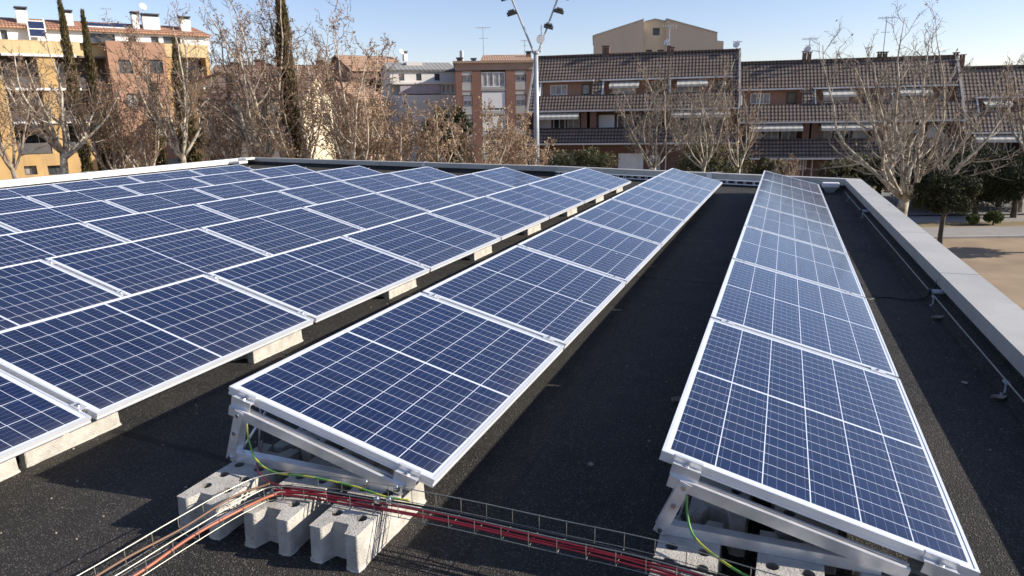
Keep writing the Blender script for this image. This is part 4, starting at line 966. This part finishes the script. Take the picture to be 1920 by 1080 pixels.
b = MB(); edge(b, g(1111, 68), g(1207.5, 36.7)); edge(b, g(1249.5, 36), g(1345.5, 62)); edge(b, (cx0+0.12, g(1212, 40)[1]), ((cx0+cx1)/2, g(1231, 35)[1]), 0.7, 13); edge(b, ((cx0+cx1)/2, g(1231, 35)[1]), (cx1-0.12, g(1250, 39)[1]), 0.7, 13); b.build('roof', X['concslab'], tb)

# ---- the row houses on the right ---------------------------------------------------
RF = Fac(988, 60.5, 2010, 51.0)
def row_house(px0, px1, pm, ridge, eave, pxs, dorm, dz, first, sk, label, gable=False, skp=None):
    f = RF; x0, x1 = f.x(px0), f.x(px1); RD = 3.6
    rt = f.root('row_house', label, x=x0, group='brown tiled row houses across the street'); w_ = x1-x0
    zR = f.z(pm, ridge, RD); zE = f.z(pm, eave, -0.25); s1 = f.z(pm, sk[0]); s0 = f.z(pm, sk[1], -0.9)
    yz = lambda z: (z-zE)/(zR-zE)*RD - 0.25
    off = lambda z, d: (yz(z)+d)
    za, zb = f.z(pm, dz[1], 1.0), f.z(pm, dz[0], 1.8)
    holes = [(f.x(a, dz[0], 1.4)-x0, f.x(c, dz[0], 1.4)-x0, za, zb) for a, c in dorm]
    b = MB(); F = lambda x, z, d: (x, yz(z)+d, z)
    hh = [(max(0.05, h[0]), min(w_-0.05, h[1]), h[2], h[3]) for h in holes]
    wall_holes(b, 0, w_, zE, zR, 0, hh, depth=0.05, fmap=F)
    b.quad((w_, 2*RD, zE+0.2), (0, 2*RD, zE+0.2), (0, RD-0.25, zR), (w_, RD-0.25, zR)); b.box(0, w_, RD-0.40, RD-0.10, zR-0.02, zR+0.07)
    b.quad((0, -0.25, zE-0.10), (w_, -0.25, zE-0.10), (w_, -0.25, zE), (0, -0.25, zE))
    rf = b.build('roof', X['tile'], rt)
    # gutters and party wall copings
    boxes('gutter', X['offwhite'], rt, [(0, w_, -0.36, -0.24, zE-0.15, zE-0.03), (0, w_, -1.02, -0.91, s0-0.12, s0+0.01)])
    for xx in ((0.0,) if gable else ()) + (w_-0.12,):
        b = MB(); b.add([(xx, yz(zE)-0.05, zE+0.02), (xx+0.16, yz(zE)-0.05, zE+0.02), (xx+0.16, yz(zR)-0.03, zR+0.12), (xx, yz(zR)-0.03, zR+0.12), (xx, yz(zE)+0.1, zE-0.1), (xx+0.16, yz(zE)+0.1, zE-0.1), (xx+0.16, yz(zR)+0.15, zR), (xx, yz(zR)+0.15, zR)], [(0, 1, 2, 3), (0, 3, 7, 4), (1, 5, 6, 2), (0, 4, 5, 1), (3, 2, 6, 7)])
        b.build('verge', X['concslab'], rt)
    # roof recesses with brick back wall, window, white cheeks and an awning
    for i, h in enumerate(hh):
        a, c, e, g_ = h; yb = yz(g_)+0.55; ww = c-a
        b = MB(); b.quad((a, yb, e), (c, yb, e), (c, yb, g_), (a, yb, g_)); b.quad((a, yz(e), e), (c, yz(e), e), (c, yb, e), (a, yb, e)); b.quad((a, yz(g_), g_), (a, yb, g_), (c, yb, g_), (c, yz(g_), g_))
        b.add([(c, yz(e), e), (c, yz(g_), g_), (c, yb, g_), (c, yb, e)], [(0, 1, 2, 3)])
        lg = b.build('roof_recess', X['brickor'], rt)
        t = MB(); t.add([(a, yz(e)-0.02, e), (a, yb, e), (a, yb, g_), (a, yz(g_)-0.02, g_), (a+0.1, yz(e)-0.02, e), (a+0.1, yb, e), (a+0.1, yb, g_), (a+0.1, yz(g_)-0.02, g_)], [(4, 5, 6, 7), (0, 3, 2, 1), (0, 4, 7, 3)])
        t.box(a-0.1, c+0.05, yz(g_)-0.16, yz(g_)+0.1, g_+0.003, g_+0.12); t.build('white_surround', X['white'], lg)
        k = dorm[i]; wx0 = a+ww*(0.17, 0.16, 0.12)[i % 3]; wx1 = a+ww*(0.50, 0.55, 0.50)[i % 3]
        window(lg, wx0, wx1, e+0.08, g_-0.22, yb-0.05, 'wframe', (3, 2, 3)[i % 3], 0.07, (0.0, 0.8, 0.35)[i % 3])
        window(lg, a+ww*0.77, a+ww*0.93, e+0.05, g_-0.2, yb-0.05, 'dframe', 1, 0.09)
        if (pm+i) % 4 != 0:
            t = MB(); q0, q1 = a+ww*0.12, a+ww*0.62; zt = g_-0.06
            t.add([(q0, yz(g_)+0.2, zt), (q1, yz(g_)+0.2, zt), (q1, yz(g_)-0.75, zt-0.42), (q0, yz(g_)-0.75, zt-0.42), (q0, yz(g_)-0.75, zt-0.60), (q1, yz(g_)-0.75, zt-0.60)], [(0, 3, 2, 1), (3, 4, 5, 2)])
            t.build('awning', X['awning'], lg)
    # first floor: loggias behind the tiled skirt
    yb = 1.5
    b = MB(); b.quad((0, yb, 0), (w_, yb, 0), (w_, yb, zE), (0, yb, zE)); b.quad((0, -0.2, zE-0.11), (0, yb, zE-0.11), (w_, yb, zE-0.11), (w_, -0.2, zE-0.11))
    b.quad((0, 0.0, s1-0.3), (w_, 0.0, s1-0.3), (w_, yb, s1-0.3), (0, yb, s1-0.3)); b.quad((0, 0.45, 0), (w_, 0.45, 0), (w_, 0.45, s0), (0, 0.45, s0)); b.build('wall', X['brickdk'], rt)
    edges = sorted({0.0, w_-0.5, *[f.x(a)-x0 for a, c, q in first], *[f.x(c)-x0-0.5 for a, c, q in first]})
    boxes('pier', X['brickdk'], rt, [(q, q+0.5, 0.15, yb-0.004, s1-0.29, zE-0.112) for q in edges])
    for j, (a, c, n) in enumerate(first):
        a_, c_ = f.x(a)-x0+0.6, f.x(c)-x0-0.6; m_ = 3
        for i in range(m_):
            q0 = a_+(c_-a_)*i/m_; q1 = a_+(c_-a_)*(i+0.86)/m_
            window(rt, q0, q1, s1-0.15, zE-0.45, yb-0.12, 'wframe' if (i+j) % 3 else 'dframe', 2, 0.09, (0.0, 0.9, 0.3, 0.0, 0.55)[(i*2+j+n) % 5])
        if n:
            t = MB(); zt = zE-0.14
            t.add([(a_, 0.1, zt), (c_, 0.1, zt), (c_, -0.75, zt-0.40), (a_, -0.75, zt-0.40), (a_, -0.75, zt-0.62), (c_, -0.75, zt-0.62)], [(0, 3, 2, 1), (3, 4, 5, 2)]); t.build('awning', X['awning'], rt)
    for q in edges[:-1]:
        b = MB(); b.cyl((q+0.25, 0.08, 0.05), (q+0.25, 0.08, s0-0.05), 0.055, 7); b.build('downpipe', X['offwhite'], rt)
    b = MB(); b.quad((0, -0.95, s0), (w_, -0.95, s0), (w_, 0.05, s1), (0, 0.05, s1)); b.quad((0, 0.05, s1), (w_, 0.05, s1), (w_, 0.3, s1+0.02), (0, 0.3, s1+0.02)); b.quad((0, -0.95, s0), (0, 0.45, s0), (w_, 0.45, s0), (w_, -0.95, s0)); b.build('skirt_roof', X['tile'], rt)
    if gable:
        b = MB(); b.add([(0.003, -0.2, 0), (0.003, 2*RD, 0), (0.003, 2*RD, zE), (0.003, RD-0.25, zR-0.05), (0.003, -0.2, zE)], [(4, 3, 2, 1, 0)]); b.build('gable_wall', X['brickrd'], rt)
    n = max(1, int(w_/5))
    for i in range(n):
        q = w_*(i+0.35)/n
        t = MB(); t.box(q, q+2.1, 0.36, 0.42, 0.05, 2.35)
        for j in range(1, 4): t.box(q+0.02, q+2.08, 0.345, 0.36, 0.05+j*0.56, 0.08+j*0.56)
        t.build('garage_door', X['white'], rt)
        window(rt, q+2.6, q+3.5, 1.0, 2.2, 0.40, 'wframe', 2, 0.08, 0.3 if i % 2 else 0)
    return rt, rf, x0, (zR, zE)
h1, r1, xx1, _ = row_house(988, 1387, 1200, 100, 204, None, [(1012, 1112), (1130, 1242), (1256, 1372)], (150, 176), [(992, 1100, 1), (1106, 1240, 0), (1246, 1384, 1)], (239, 268), 'brown tiled row house with the highest roof, left end of the terrace beside the mast', True)
h2, r2, xx2, _ = row_house(1388, 1812, 1580, 111.5, 226, None, [(1390, 1505), (1528, 1655), (1672, 1795)], (166, 194), [(1392, 1522, 1), (1526, 1662, 1), (1668, 1808, 0)], (260, 296), 'brown tiled row house in the middle of the terrace, one step lower than the first')
h3, r3, xx3, _ = row_house(1813, 2120, 1870, 124.5, 247, None, [(1832, 1935), (1960, 2080)], (184, 211), [(1816, 1945, 1), (1955, 2100, 1)], (283, 322), 'brown tiled row house at the right end of the terrace with the lowest roof')
for rf, x0, lst in ((r1, xx1, ((1133, 86), (1140, 86), (1254, 86), (1261, 88), (1383, 96))), (r2, xx2, ((1509, 96), (1518, 97), (1650, 97), (1660, 97), (1793, 98), (1805, 102)))):
    for px, py in lst:
        xx = RF.x(px, py, 3.4)-x0; b = MB(); zt = RF.z(px, py, 3.4); zb_ = zt-1.1
        b.box(xx-0.14, xx+0.14, 3.2, 3.6, zb_, zt-0.14); b.box(xx-0.2, xx+0.2, 3.12, 3.68, zt-0.06, zt)
        for q in (-0.1, 0.1): b.box(xx+q-0.03, xx+q+0.03, 3.22, 3.58, zt-0.14, zt-0.06)
        b.build('chimney', X['brickdk'], rf)
dish(fworld(RF, 1250, 94, 3.3), RF.rz-0.6, 0.28, 'white satellite dish on the ridge in front of the tan building')
dish(fworld(RF, 1380, 99, 3.3), RF.rz-0.4, 0.28, 'white satellite dish on the step between the two higher row house roofs')
dish(fworld(RF, 1513, 108, 3.2), RF.rz-0.5, 0.28, 'white satellite dish between two small chimneys on the middle row house')
aerial(fworld(RF, 1382, 97, 3.6), 0.9, 'short tv aerial at the step between the row house roofs', RF.rz, 5, 0.7)
aerial(fworld(RF, 1516, 108, 3.6), 1.55, 'tv aerial above the small chimneys of the middle row house', RF.rz+0.25, 6, 1.1)
aerial(fworld(RF, 1655, 108, 3.6), 3.1, 'tall tv aerial behind the crown of the large bare plane tree', RF.rz+0.2, 6, 1.2)
aerial(fworld(RF, 1254, 92, 3.6), 1.9, 'tv aerial on the ridge in front of the tan building', RF.rz+0.2, 6, 1.1)

# ---- floodlight mast ----------------------------------------------------------------
D = 46.0
mp = pl(1006, 250, D); mt = pl(1005, 103, D)
ms = empty('floodlight_mast', (mp.x, mp.y, GZ), YAW*-1.0, 'tall grey steel floodlight mast with two arms opening in a V', 'light mast')
zt = mt.z-GZ
b = MB(); b.tube([(0, 0, 0), (0, 0, zt*0.5), (0, 0, zt)], [0.19, 0.17, 0.145], 14); b.cyl((0, 0, 0), (0, 0, 0.06), 0.34, 14); b.build('pole', X['steel'], ms, smooth=True)
b = MB(); b.cyl((0, 0, zt-0.02), (0, 0, zt+0.12), 0.24, 12); b.box(-0.30, 0.30, -0.08, 0.08, zt+0.05, zt+0.16); b.build('pole_head', X['steel'], ms)
sc_ = D/FPX
b = MB(); b.cyl((0.35, -0.1, zt+0.1), (0.35, -0.1, zt+1.7), 0.03, 6); b.tube([(0.30, -0.28, zt+0.85), (0.30, 0.05, zt+0.85)], 0.26, 14); b.build('antenna_drum', X['white'], ms, smooth=False)
for sgn, top in ((-1, (-66, 150)), (1, (62, 150))):
    p0 = Vector((sgn*0.16, 0, zt+0.1)); p1 = Vector((top[0]*sc_, 0, zt+top[1]*sc_)); b = MB()
    for yy in (-0.11, 0.11): b.tube([p0+Vector((0, yy, 0)), p1+Vector((0, yy, 0))], 0.058, 7)
    for i in range(9): q = p0.lerp(p1, i/8.0); b.tube([q+Vector((0, -0.11, 0)), q+Vector((0, 0.11, 0))], 0.03, 5)
    arm = b.build('arm', X['steel'], ms)
    for h_ in ((40, 66, 90, 116, 140) if sgn > 0 else (64, 90, 116, 140)):
        q = p0.lerp(p1, h_/150.0); s = sgn
        M_ = Matrix.Translation(q+Vector((sgn*0.42 if h_ > 60 else 0.1, -0.12, 0.05))) @ Matrix.Rotation(sgn*R(16), 4, 'Y') @ Matrix.Rotation(R(24), 4, 'X')
        l = MB(); l.box(-0.30, 0.30, -0.24, 0.24, 0.0, 0.12, 0, M_); l.box(-0.20, 0.20, -0.14, 0.14, 0.12, 0.26, 0, M_); l.tube([M_ @ Vector((-sgn*0.3, 0, 0.06)), q], 0.04, 6)
        lo = l.build('floodlight', X['dframe'], arm); l = MB(); l.quad(*[M_ @ Vector(v) for v in ((-0.27, 0.21, -0.006), (0.27, 0.21, -0.006), (0.27, -0.21, -0.006), (-0.27, -0.21, -0.006))]); l.build('lens', X['glass'], lo)

# ================================================================== trees
def rvec(rng):
    while True:
        v = Vector((rng.uniform(-1, 1), rng.uniform(-1, 1), rng.uniform(-1, 1)))
        if 0.05 < v.length < 1: return v.normalized()
def grow(rng, p, d, ln, n, wob, up):
    pts = [p.copy()]; d = d.normalized()
    for i in range(n):
        d = (d + rvec(rng)*wob + Vector((0, 0, up))).normalized(); p = p + d*(ln/n); pts.append(p.copy())
    return pts
def leafq(b, rng, p, s, m=0, n=None):
    a = rvec(rng); c = (a.cross(rvec(rng))); 
    if c.length < 0.1: return
    c.normalize(); e = a*s; g = c*s*0.62; k = a.cross(c)*s*0.3
    b.add([p-e*0.5, p+g*0.5+k, p+e*0.6, p-g*0.5+k], [(0, 1, 2, 3)], m)
def bare_tree(name, label, px, depth, top, spread, trunk_h, tr, limbs, seed, leaf=0.0, lmat='dryleaf', lean=(0, 0), bark='bark', group='bare plane trees round the park', dens=1.0, el=(0.55, 1.0), up=0.22, twr=0.011, base=None, wob=0.20, tw='twig', lr=1.0):
    rng = random.Random(seed); bp = base or gpt(px, depth)
    H = pl(px, top, depth).z - GZ; S = spread*depth/FPX
    root = empty(name, bp, rng.uniform(0, 6.28), label, 'tree', group); root.rotation_euler = (0, 0, 0)
    tb_, cb, lb = MB(), MB(), MB()
    tp = grow(rng, Vector((0, 0, -0.1)), Vector((lean[0]*0.5, lean[1]*0.5, 1)), trunk_h, 5, 0.07, 0.1)
    tb_.tube(tp, [tr*1.25, tr*1.02, tr*0.95, tr*0.92, tr*0.95, tr*0.9], 9)
    tips = []
    for i in range(limbs):
        az = 2*math.pi*(i+rng.uniform(-0.3, 0.3))/limbs; e = rng.uniform(*el)
        d = Vector((math.cos(az)*math.cos(e)+lean[0], math.sin(az)*math.cos(e)+lean[1], math.sin(e)))
        ln = (H-trunk_h)*rng.uniform(0.75, 1.02)
        if i == 0: d = Vector((lean[0]+rng.uniform(-.15, .15), lean[1]+rng.uniform(-.15, .15), 1)); ln = (H-trunk_h)*0.98
        # keep the limb inside the crown's half width
        start = tp[-1] - Vector((0, 0, rng.uniform(0, trunk_h*0.12)))
        pts = grow(rng, start, d, ln, 9, wob, up)
        mx = max(1e-6, max((Vector((q.x, q.y))-Vector((lean[0], lean[1]))*q.z*0.6).length for q in pts))
        if mx > S*0.8:
            k = S*0.8/mx; pts = [Vector((start.x+(q.x-start.x)*k, start.y+(q.y-start.y)*k, q.z)) for q in pts]
        top_z = max(q.z for q in pts)
        if top_z > H: pts = [Vector((q.x, q.y, start.z+(q.z-start.z)*(H-start.z)/(top_z-start.z))) for q in pts]
        r0 = tr*rng.uniform(0.42, 0.58)*lr
        tb_.tube(pts, [r0*(1-0.90*j/9)+0.008 for j in range(10)], 7)
        ns = int((9+rng.randint(0, 3))*dens)
        for j in range(ns):
            u = 0.18+0.82*(j+rng.random())/ns; q = u*9; a = min(8, int(q)); p = pts[a].lerp(pts[a+1], q-a)
            ld = (pts[a+1]-pts[a]).normalized(); out = rvec(rng); out = (out-ld*out.dot(ld)).normalized()
            l2 = ln*rng.uniform(0.20, 0.40)*(1.15-0.75*u); r2 = max(0.012, r0*(1-0.9*u)*0.55)
            p2 = grow(rng, p, ld*0.7+out*0.9, l2, 5, 0.26, 0.16)
            (tb_ if r2 > 0.03 else cb).tube(p2, [r2*(1-0.75*k/5)+0.004 for k in range(6)], 5 if r2 > 0.03 else 4, cap=False)
            n3 = int(rng.randint(5, 8)*dens)
            for k in range(n3):
                u3 = 0.2+0.8*(k+rng.random())/n3; q3 = u3*5; a3 = min(4, int(q3)); p_ = p2[a3].lerp(p2[a3+1], q3-a3)
                d3 = (p2[a3+1]-p2[a3]).normalized(); l3 = l2*rng.uniform(0.25, 0.5)
                p3 = grow(rng, p_, d3*0.7+rvec(rng)*0.8, l3, 3, 0.3, 0.14)
                cb.tube(p3, [twr*1.5, twr*1.2, twr, twr*0.6], 3, cap=False)
                for z in range(rng.randint(1, 3)):
                    p4 = grow(rng, p3[rng.randint(1, 3)], d3*0.5+rvec(rng), l3*0.5, 2, 0.3, 0.1)
                    cb.tube(p4, [twr, twr*0.8, twr*0.5], 3, cap=False); tips.append(p4[-1])
                tips.append(p3[-1])
    tb_.build('trunk', X[bark], root, smooth=True)
    cb.build('crown', X[tw], root)
    if leaf > 0:
        for p in tips:
            while rng.random() < leaf:
                leafq(lb, rng, p+rvec(rng)*rng.uniform(0, 0.12), rng.uniform(0.07, 0.16))
                if rng.random() < 0.55: break
        if lb.v: lb.build('dry_leaves', X[lmat], root)
    return root
def cypress(px, depth, top, wpx, seed, label, base_w=0.75, n=9000):
    rng = random.Random(seed); bp = gpt(px, depth); H = pl(px, top, depth).z-GZ; Rm = wpx/2*depth/FPX
    root = empty('cypress_tree', bp, 0, label, 'tree', 'slender cypresses behind the far parapet')
    b = MB(); b.tube([(0, 0, 0), (0, 0, H*0.5), (0, 0, H*0.95)], [0.16, 0.1, 0.02], 7); b.build('trunk', X['bark2'], root)
    c = MB(); ph = [rng.uniform(0, 6.28) for _ in range(6)]
    for i in range(n):
        u = rng.random()**0.9; z = H*(0.06+0.94*u); az = rng.uniform(0, 6.283)
        prof = min(1, (1-u)*3.2)**0.65*(base_w+(1-base_w)*math.sin(math.pi*min(1, u*0.9+0.1)))
        lump = 1+0.12*math.sin(z*2.1+ph[0]+az)+0.12*math.sin(z*4.7+az*2+ph[1])+0.10*math.sin(az*3+z*1.3+ph[2])
        r = Rm*prof*lump*(rng.uniform(0.45, 1.05)); p = Vector((r*math.cos(az), r*math.sin(az), z))
        s = rng.uniform(0.12, 0.30); o = Vector((math.cos(az)*0.35, math.sin(az)*0.35, 1)).normalized()+rvec(rng)*0.3
        q = o.cross(rvec(rng)); q = q.normalized()*s*0.16 if q.length > 0.01 else Vector((s*0.16, 0, 0))
        c.add([p-q, p+q, p+o*s], [(0, 1, 2)])
    c.build('crown', X['cypress'], root)
    return root
def leafy(name, label, px, depth, top, wpx, bottom_h, seed, mat, clumps=26, per=230, leaf=0.13, group=None, trunk=0.14, cat='tree', squash=1.0, base=None, round_=False):
    rng = random.Random(seed); bp = base or gpt(px, depth); H = pl(px, top, depth).z-GZ; Rm = wpx/2*depth/FPX
    root = empty(name, bp, 0, label, cat, group); cz = (H+bottom_h)/2; hz = (H-bottom_h)/2
    b = MB(); tpts = grow(rng, Vector((0, 0, -0.05)), Vector((0, 0, 1)), max(0.3, cz), 4, 0.06, 0.1); b.tube(tpts, [trunk*1.2, trunk, trunk*0.9, trunk*0.7, trunk*0.4], 7)
    c = MB()
    for i in range(clumps):
        v = rvec(rng)*(rng.uniform(0.25, 1.0)**0.5)
        if round_: cen = Vector((v.x*Rm*0.6, v.y*Rm*0.6, cz+v.z*hz*0.6)); cr = Rm*0.42
        else: cen = Vector((v.x*Rm*0.92, v.y*Rm*0.92, cz+v.z*hz*0.8)); cr = Rm*rng.uniform(0.16, 0.40)
        b.tube([tpts[-1].lerp(tpts[2], rng.random()), cen], [trunk*0.3, 0.012], 4, cap=False)
        for j in range(per):
            w_ = rvec(rng)*cr*(rng.random()**0.45); w_.z *= squash*0.8; p = cen+w_
            if p.z < 0.06: continue
            leafq(c, rng, p, leaf*rng.uniform(0.6, 1.4))
    b.build('trunk', X['trunk_dark'], root); c.build('crown', X[mat], root)
    return root

bare_tree('plane_tree', 'pale barked plane tree with low fork in front of the ochre balconies, far left', 110, 40, 55, 150, 4.3, 0.21, 9, 3, 0.16, el=(0.3, 0.95), dens=1.12, up=0.18)
bare_tree('plane_tree', 'thin bare tree at the left edge of view, before the ochre apartment block', 14, 36, 100, 70, 3.6, 0.13, 5, 4, 0.2, bark='bark2', dens=1.12)
bare_tree('plane_tree', 'bare tree with brown leaves between the twin cypresses and the orange brick wall', 205, 44, 105, 85, 2.2, 0.13, 8, 5, 0.5, bark='bark2', dens=1.12)
bare_tree('plane_tree', 'bare tree with white limbs before the right end of the ochre apartment block', 333, 41, 15, 95, 3.9, 0.17, 8, 6, 0.4, el=(0.5, 1.1), dens=1.12)
bare_tree('plane_tree', 'low bare tree with brown leaves before the orange brick wall', 268, 43, 130, 80, 2.2, 0.11, 7, 26, 0.5, dens=1.12)
bare_tree('plane_tree', 'tangled low bare tree right of the ochre apartment block, full of brown leaves', 440, 39, 130, 100, 2.6, 0.13, 9, 7, 0.6, bark='bark2', dens=1.12)
bare_tree('plane_tree', 'tall bare tree rising into the sky left of the tall cypress, dotted with dead leaves', 492, 37, -30, 115, 3.4, 0.19, 9, 8, 0.5, el=(0.6, 1.2), up=0.24, dens=1.12)
bare_tree('plane_tree', 'low tangle of bare limbs at the foot of the tall cypress', 540, 36, 150, 110, 2.4, 0.13, 9, 27, 0.5, 'tanleaf', dens=1.12, el=(0.3, 0.9))
bare_tree('plane_tree', 'tall thin bare tree directly right of the tall cypress', 580, 38, 2, 80, 3.3, 0.14, 6, 9, 0.4, el=(0.7, 1.25), up=0.26, dens=1.12)
bare_tree('plane_tree', 'leaning bare tree with leaf tufts against the sky, before the orange roofed house', 640, 35, 40, 125, 2.8, 0.16, 8, 10, 0.45, lean=(0.28, 0.05), el=(0.5, 1.1), dens=1.12)
bare_tree('plane_tree', 'low bare tree before the small pinkish house', 690, 37, 150, 100, 2.2, 0.12, 8, 28, 0.5, 'tanleaf', dens=1.12, el=(0.3, 0.9))
bare_tree('plane_tree', 'low spreading bare tree with dense brown twigs left of the dark evergreen', 740, 36, 165, 110, 2.4, 0.14, 9, 12, 0.55, 'tanleaf', dens=1.12, el=(0.3, 0.85))
bare_tree('plane_tree', 'bushy bare tree with tan dead leaves in front of the red brick apartments', 905, 34, 172, 88, 2.8, 0.14, 8, 13, 0.6, 'tanleaf', dens=1.0, el=(0.35, 0.9))
bare_tree('plane_tree', 'bare tree with dead tan leaves between evergreen and brick apartments', 822, 37, 185, 62, 2.5, 0.12, 6, 14, 0.55, 'tanleaf', dens=1.0)
bare_tree('plane_tree', 'low bare tree with tan leaves around the foot of the floodlight mast', 985, 35, 205, 70, 2.3, 0.12, 7, 15, 0.75, 'tanleaf', dens=1.12, el=(0.25, 0.8))
bare_tree('plane_tree', 'slender pale bare tree before the first row house, left of two', 1232, 43, 108, 140, 2.6, 0.12, 7, 16, 0.06, el=(0.25, 1.0), dens=1.25, wob=0.30, lr=0.85, tw='twig_dark', twr=0.009)
bare_tree('plane_tree', 'slender pale bare tree before the first row house, right of two', 1318, 42, 96, 135, 2.7, 0.12, 8, 17, 0.06, el=(0.25, 1.05), dens=1.25, wob=0.30, lr=0.85, tw='twig_dark', twr=0.009)
bare_tree('plane_tree', 'small thin bare tree at the step between the first and middle row houses', 1388, 44, 150, 45, 2.3, 0.11, 5, 18, 0.10)
bare_tree('plane_tree', 'small bushy bare tree between the third tree and the large plane tree', 1490, 42, 285, 50, 1.4, 0.08, 6, 19, 0.05, bark='bark')
# the large pollarded plane on the right: limbs sweep out low and turn upwards
bare_tree('plane_tree', 'large pale plane tree with many upswept limbs, outside the right parapet', 1706, 31.5, 5, 250, 1.75, 0.25, 13, 21, 0.05, el=(0.12, 0.9), up=0.21, dens=1.2, wob=0.26, twr=0.008, tw='twig_dark', lr=0.72)
bare_tree('plane_tree', 'bare plane tree at the right edge, its crown cut by the picture edge', 1935, 38, 60, 70, 3.5, 0.16, 5, 22, 0.05)

cypress(152, 46, 12, 18, 31, 'slender cypress before the ochre block, taller of the close pair')
cypress(190, 47, 30, 16, 32, 'slender cypress before the orange brick wall, shorter of the close pair')
cypress(548, 37.6, -45, 27, 33, 'tall dark cypress column cut off by the top of the picture', n=12000)
cypress(296, 48, 148, 20, 34, 'short narrow cypress against the orange brick wall', n=6000)
cypress(350, 47, 78, 30, 35, 'dark cypress before the glazed bay at the right of the ochre block')
leafy('evergreen_tree', 'dark rounded evergreen tree in front of the pale grey-roofed building', 838, 46, 188, 95, 1.2, 41, 'oak', 34, 260, 0.16, 'dark evergreen trees round the park')
leafy('evergreen_tree', 'brownish evergreen bush at the foot of the twin cypresses', 205, 47, 190, 62, 0.3, 42, 'cypress', 24, 220, 0.18, 'dark evergreen trees round the park')
leafy('evergreen_tree', 'brownish evergreen bush before the glazed bay of the ochre block', 385, 46, 205, 60, 0.3, 43, 'cypress', 20, 220, 0.18, 'dark evergreen trees round the park')
leafy('olive_bush', 'broad olive green bush right of the floodlight mast', 1095, 47, 272, 130, 0.2, 44, 'olive', 34, 240, 0.15, 'olive bushes before the row houses', 0.08, 'bush')
leafy('olive_bush', 'olive green bush behind the slender pale trees', 1330, 47, 258, 150, 0.2, 45, 'olive', 36, 240, 0.15, 'olive bushes before the row houses', 0.08, 'bush')
leafy('olive_bush', 'low olive green bush before the middle row house', 1460, 46, 290, 90, 0.2, 46, 'olive', 20, 220, 0.15, 'olive bushes before the row houses', 0.08, 'bush')
leafy('olive_bush', 'olive green bush seen through the left limbs of the large plane tree', 1590, 45, 288, 110, 0.2, 47, 'olive', 26, 220, 0.15, 'olive bushes before the row houses', 0.08, 'bush')
leafy('evergreen_tree', 'dark small evergreen with bare straight stem on the sandy ground', 1790, 28.9, 312, 126, 1.25, 51, 'oak', 34, 300, 0.11, 'dark evergreen trees round the park', 0.10)
leafy('evergreen_tree', 'dark evergreen directly behind the large plane tree trunk', 1735, 40, 290, 170, 0.5, 52, 'oak', 34, 260, 0.14, 'dark evergreen trees round the park')
leafy('evergreen_tree', 'dark evergreen beyond the path, between the clipped balls and the row houses', 1848, 43, 278, 170, 1.0, 53, 'oak', 36, 260, 0.15, 'dark evergreen trees round the park')
leafy('evergreen_tree', 'dark evergreen cut by the right edge of the picture', 1925, 36, 275, 165, 0.7, 54, 'oak', 36, 260, 0.13, 'dark evergreen trees round the park')
leafy('evergreen_tree', 'dark evergreen farther back beyond the plane tree limbs', 1660, 45, 300, 110, 0.7, 55, 'oak', 26, 240, 0.15, 'dark evergreen trees round the park')
leafy('evergreen_tree', 'evergreen outside the right edge that shades the sandy ground', 2040, 27.0, 330, 130, 1.3, 56, 'oak', 30, 260, 0.12, 'dark evergreen trees round the park')
leafy('clipped_bush', 'small ball shaped clipped bush beside the path, left of two', 1848, 33.9, 408, 30, 0.1, 61, 'ball', 16, 300, 0.07, 'clipped round bushes along the path', 0.04, 'bush', 1.25, round_=True)
leafy('clipped_bush', 'ball shaped clipped bush beside the path, right and larger of two', 1888, 33.9, 402, 40, 0.1, 62, 'ball', 18, 320, 0.07, 'clipped round bushes along the path', 0.04, 'bush', 1.25, round_=True)
leafy('evergreen_tree', 'dark evergreen filling the gap above the clipped balls, beyond the street side path', 1800, 38.5, 288, 190, 0.4, 57, 'oak', 48, 260, 0.14, 'dark evergreen trees round the park')
leafy('evergreen_tree', 'dark evergreen beyond the path just left of the picture edge', 1893, 40, 284, 190, 0.4, 58, 'oak', 48, 260, 0.14, 'dark evergreen trees round the park')
leafy('evergreen_tree', 'dark evergreen with low crown immediately behind the clipped ball bushes', 1850, 37.5, 292, 150, 0.5, 59, 'oak', 40, 260, 0.13, 'dark evergreen trees round the park')
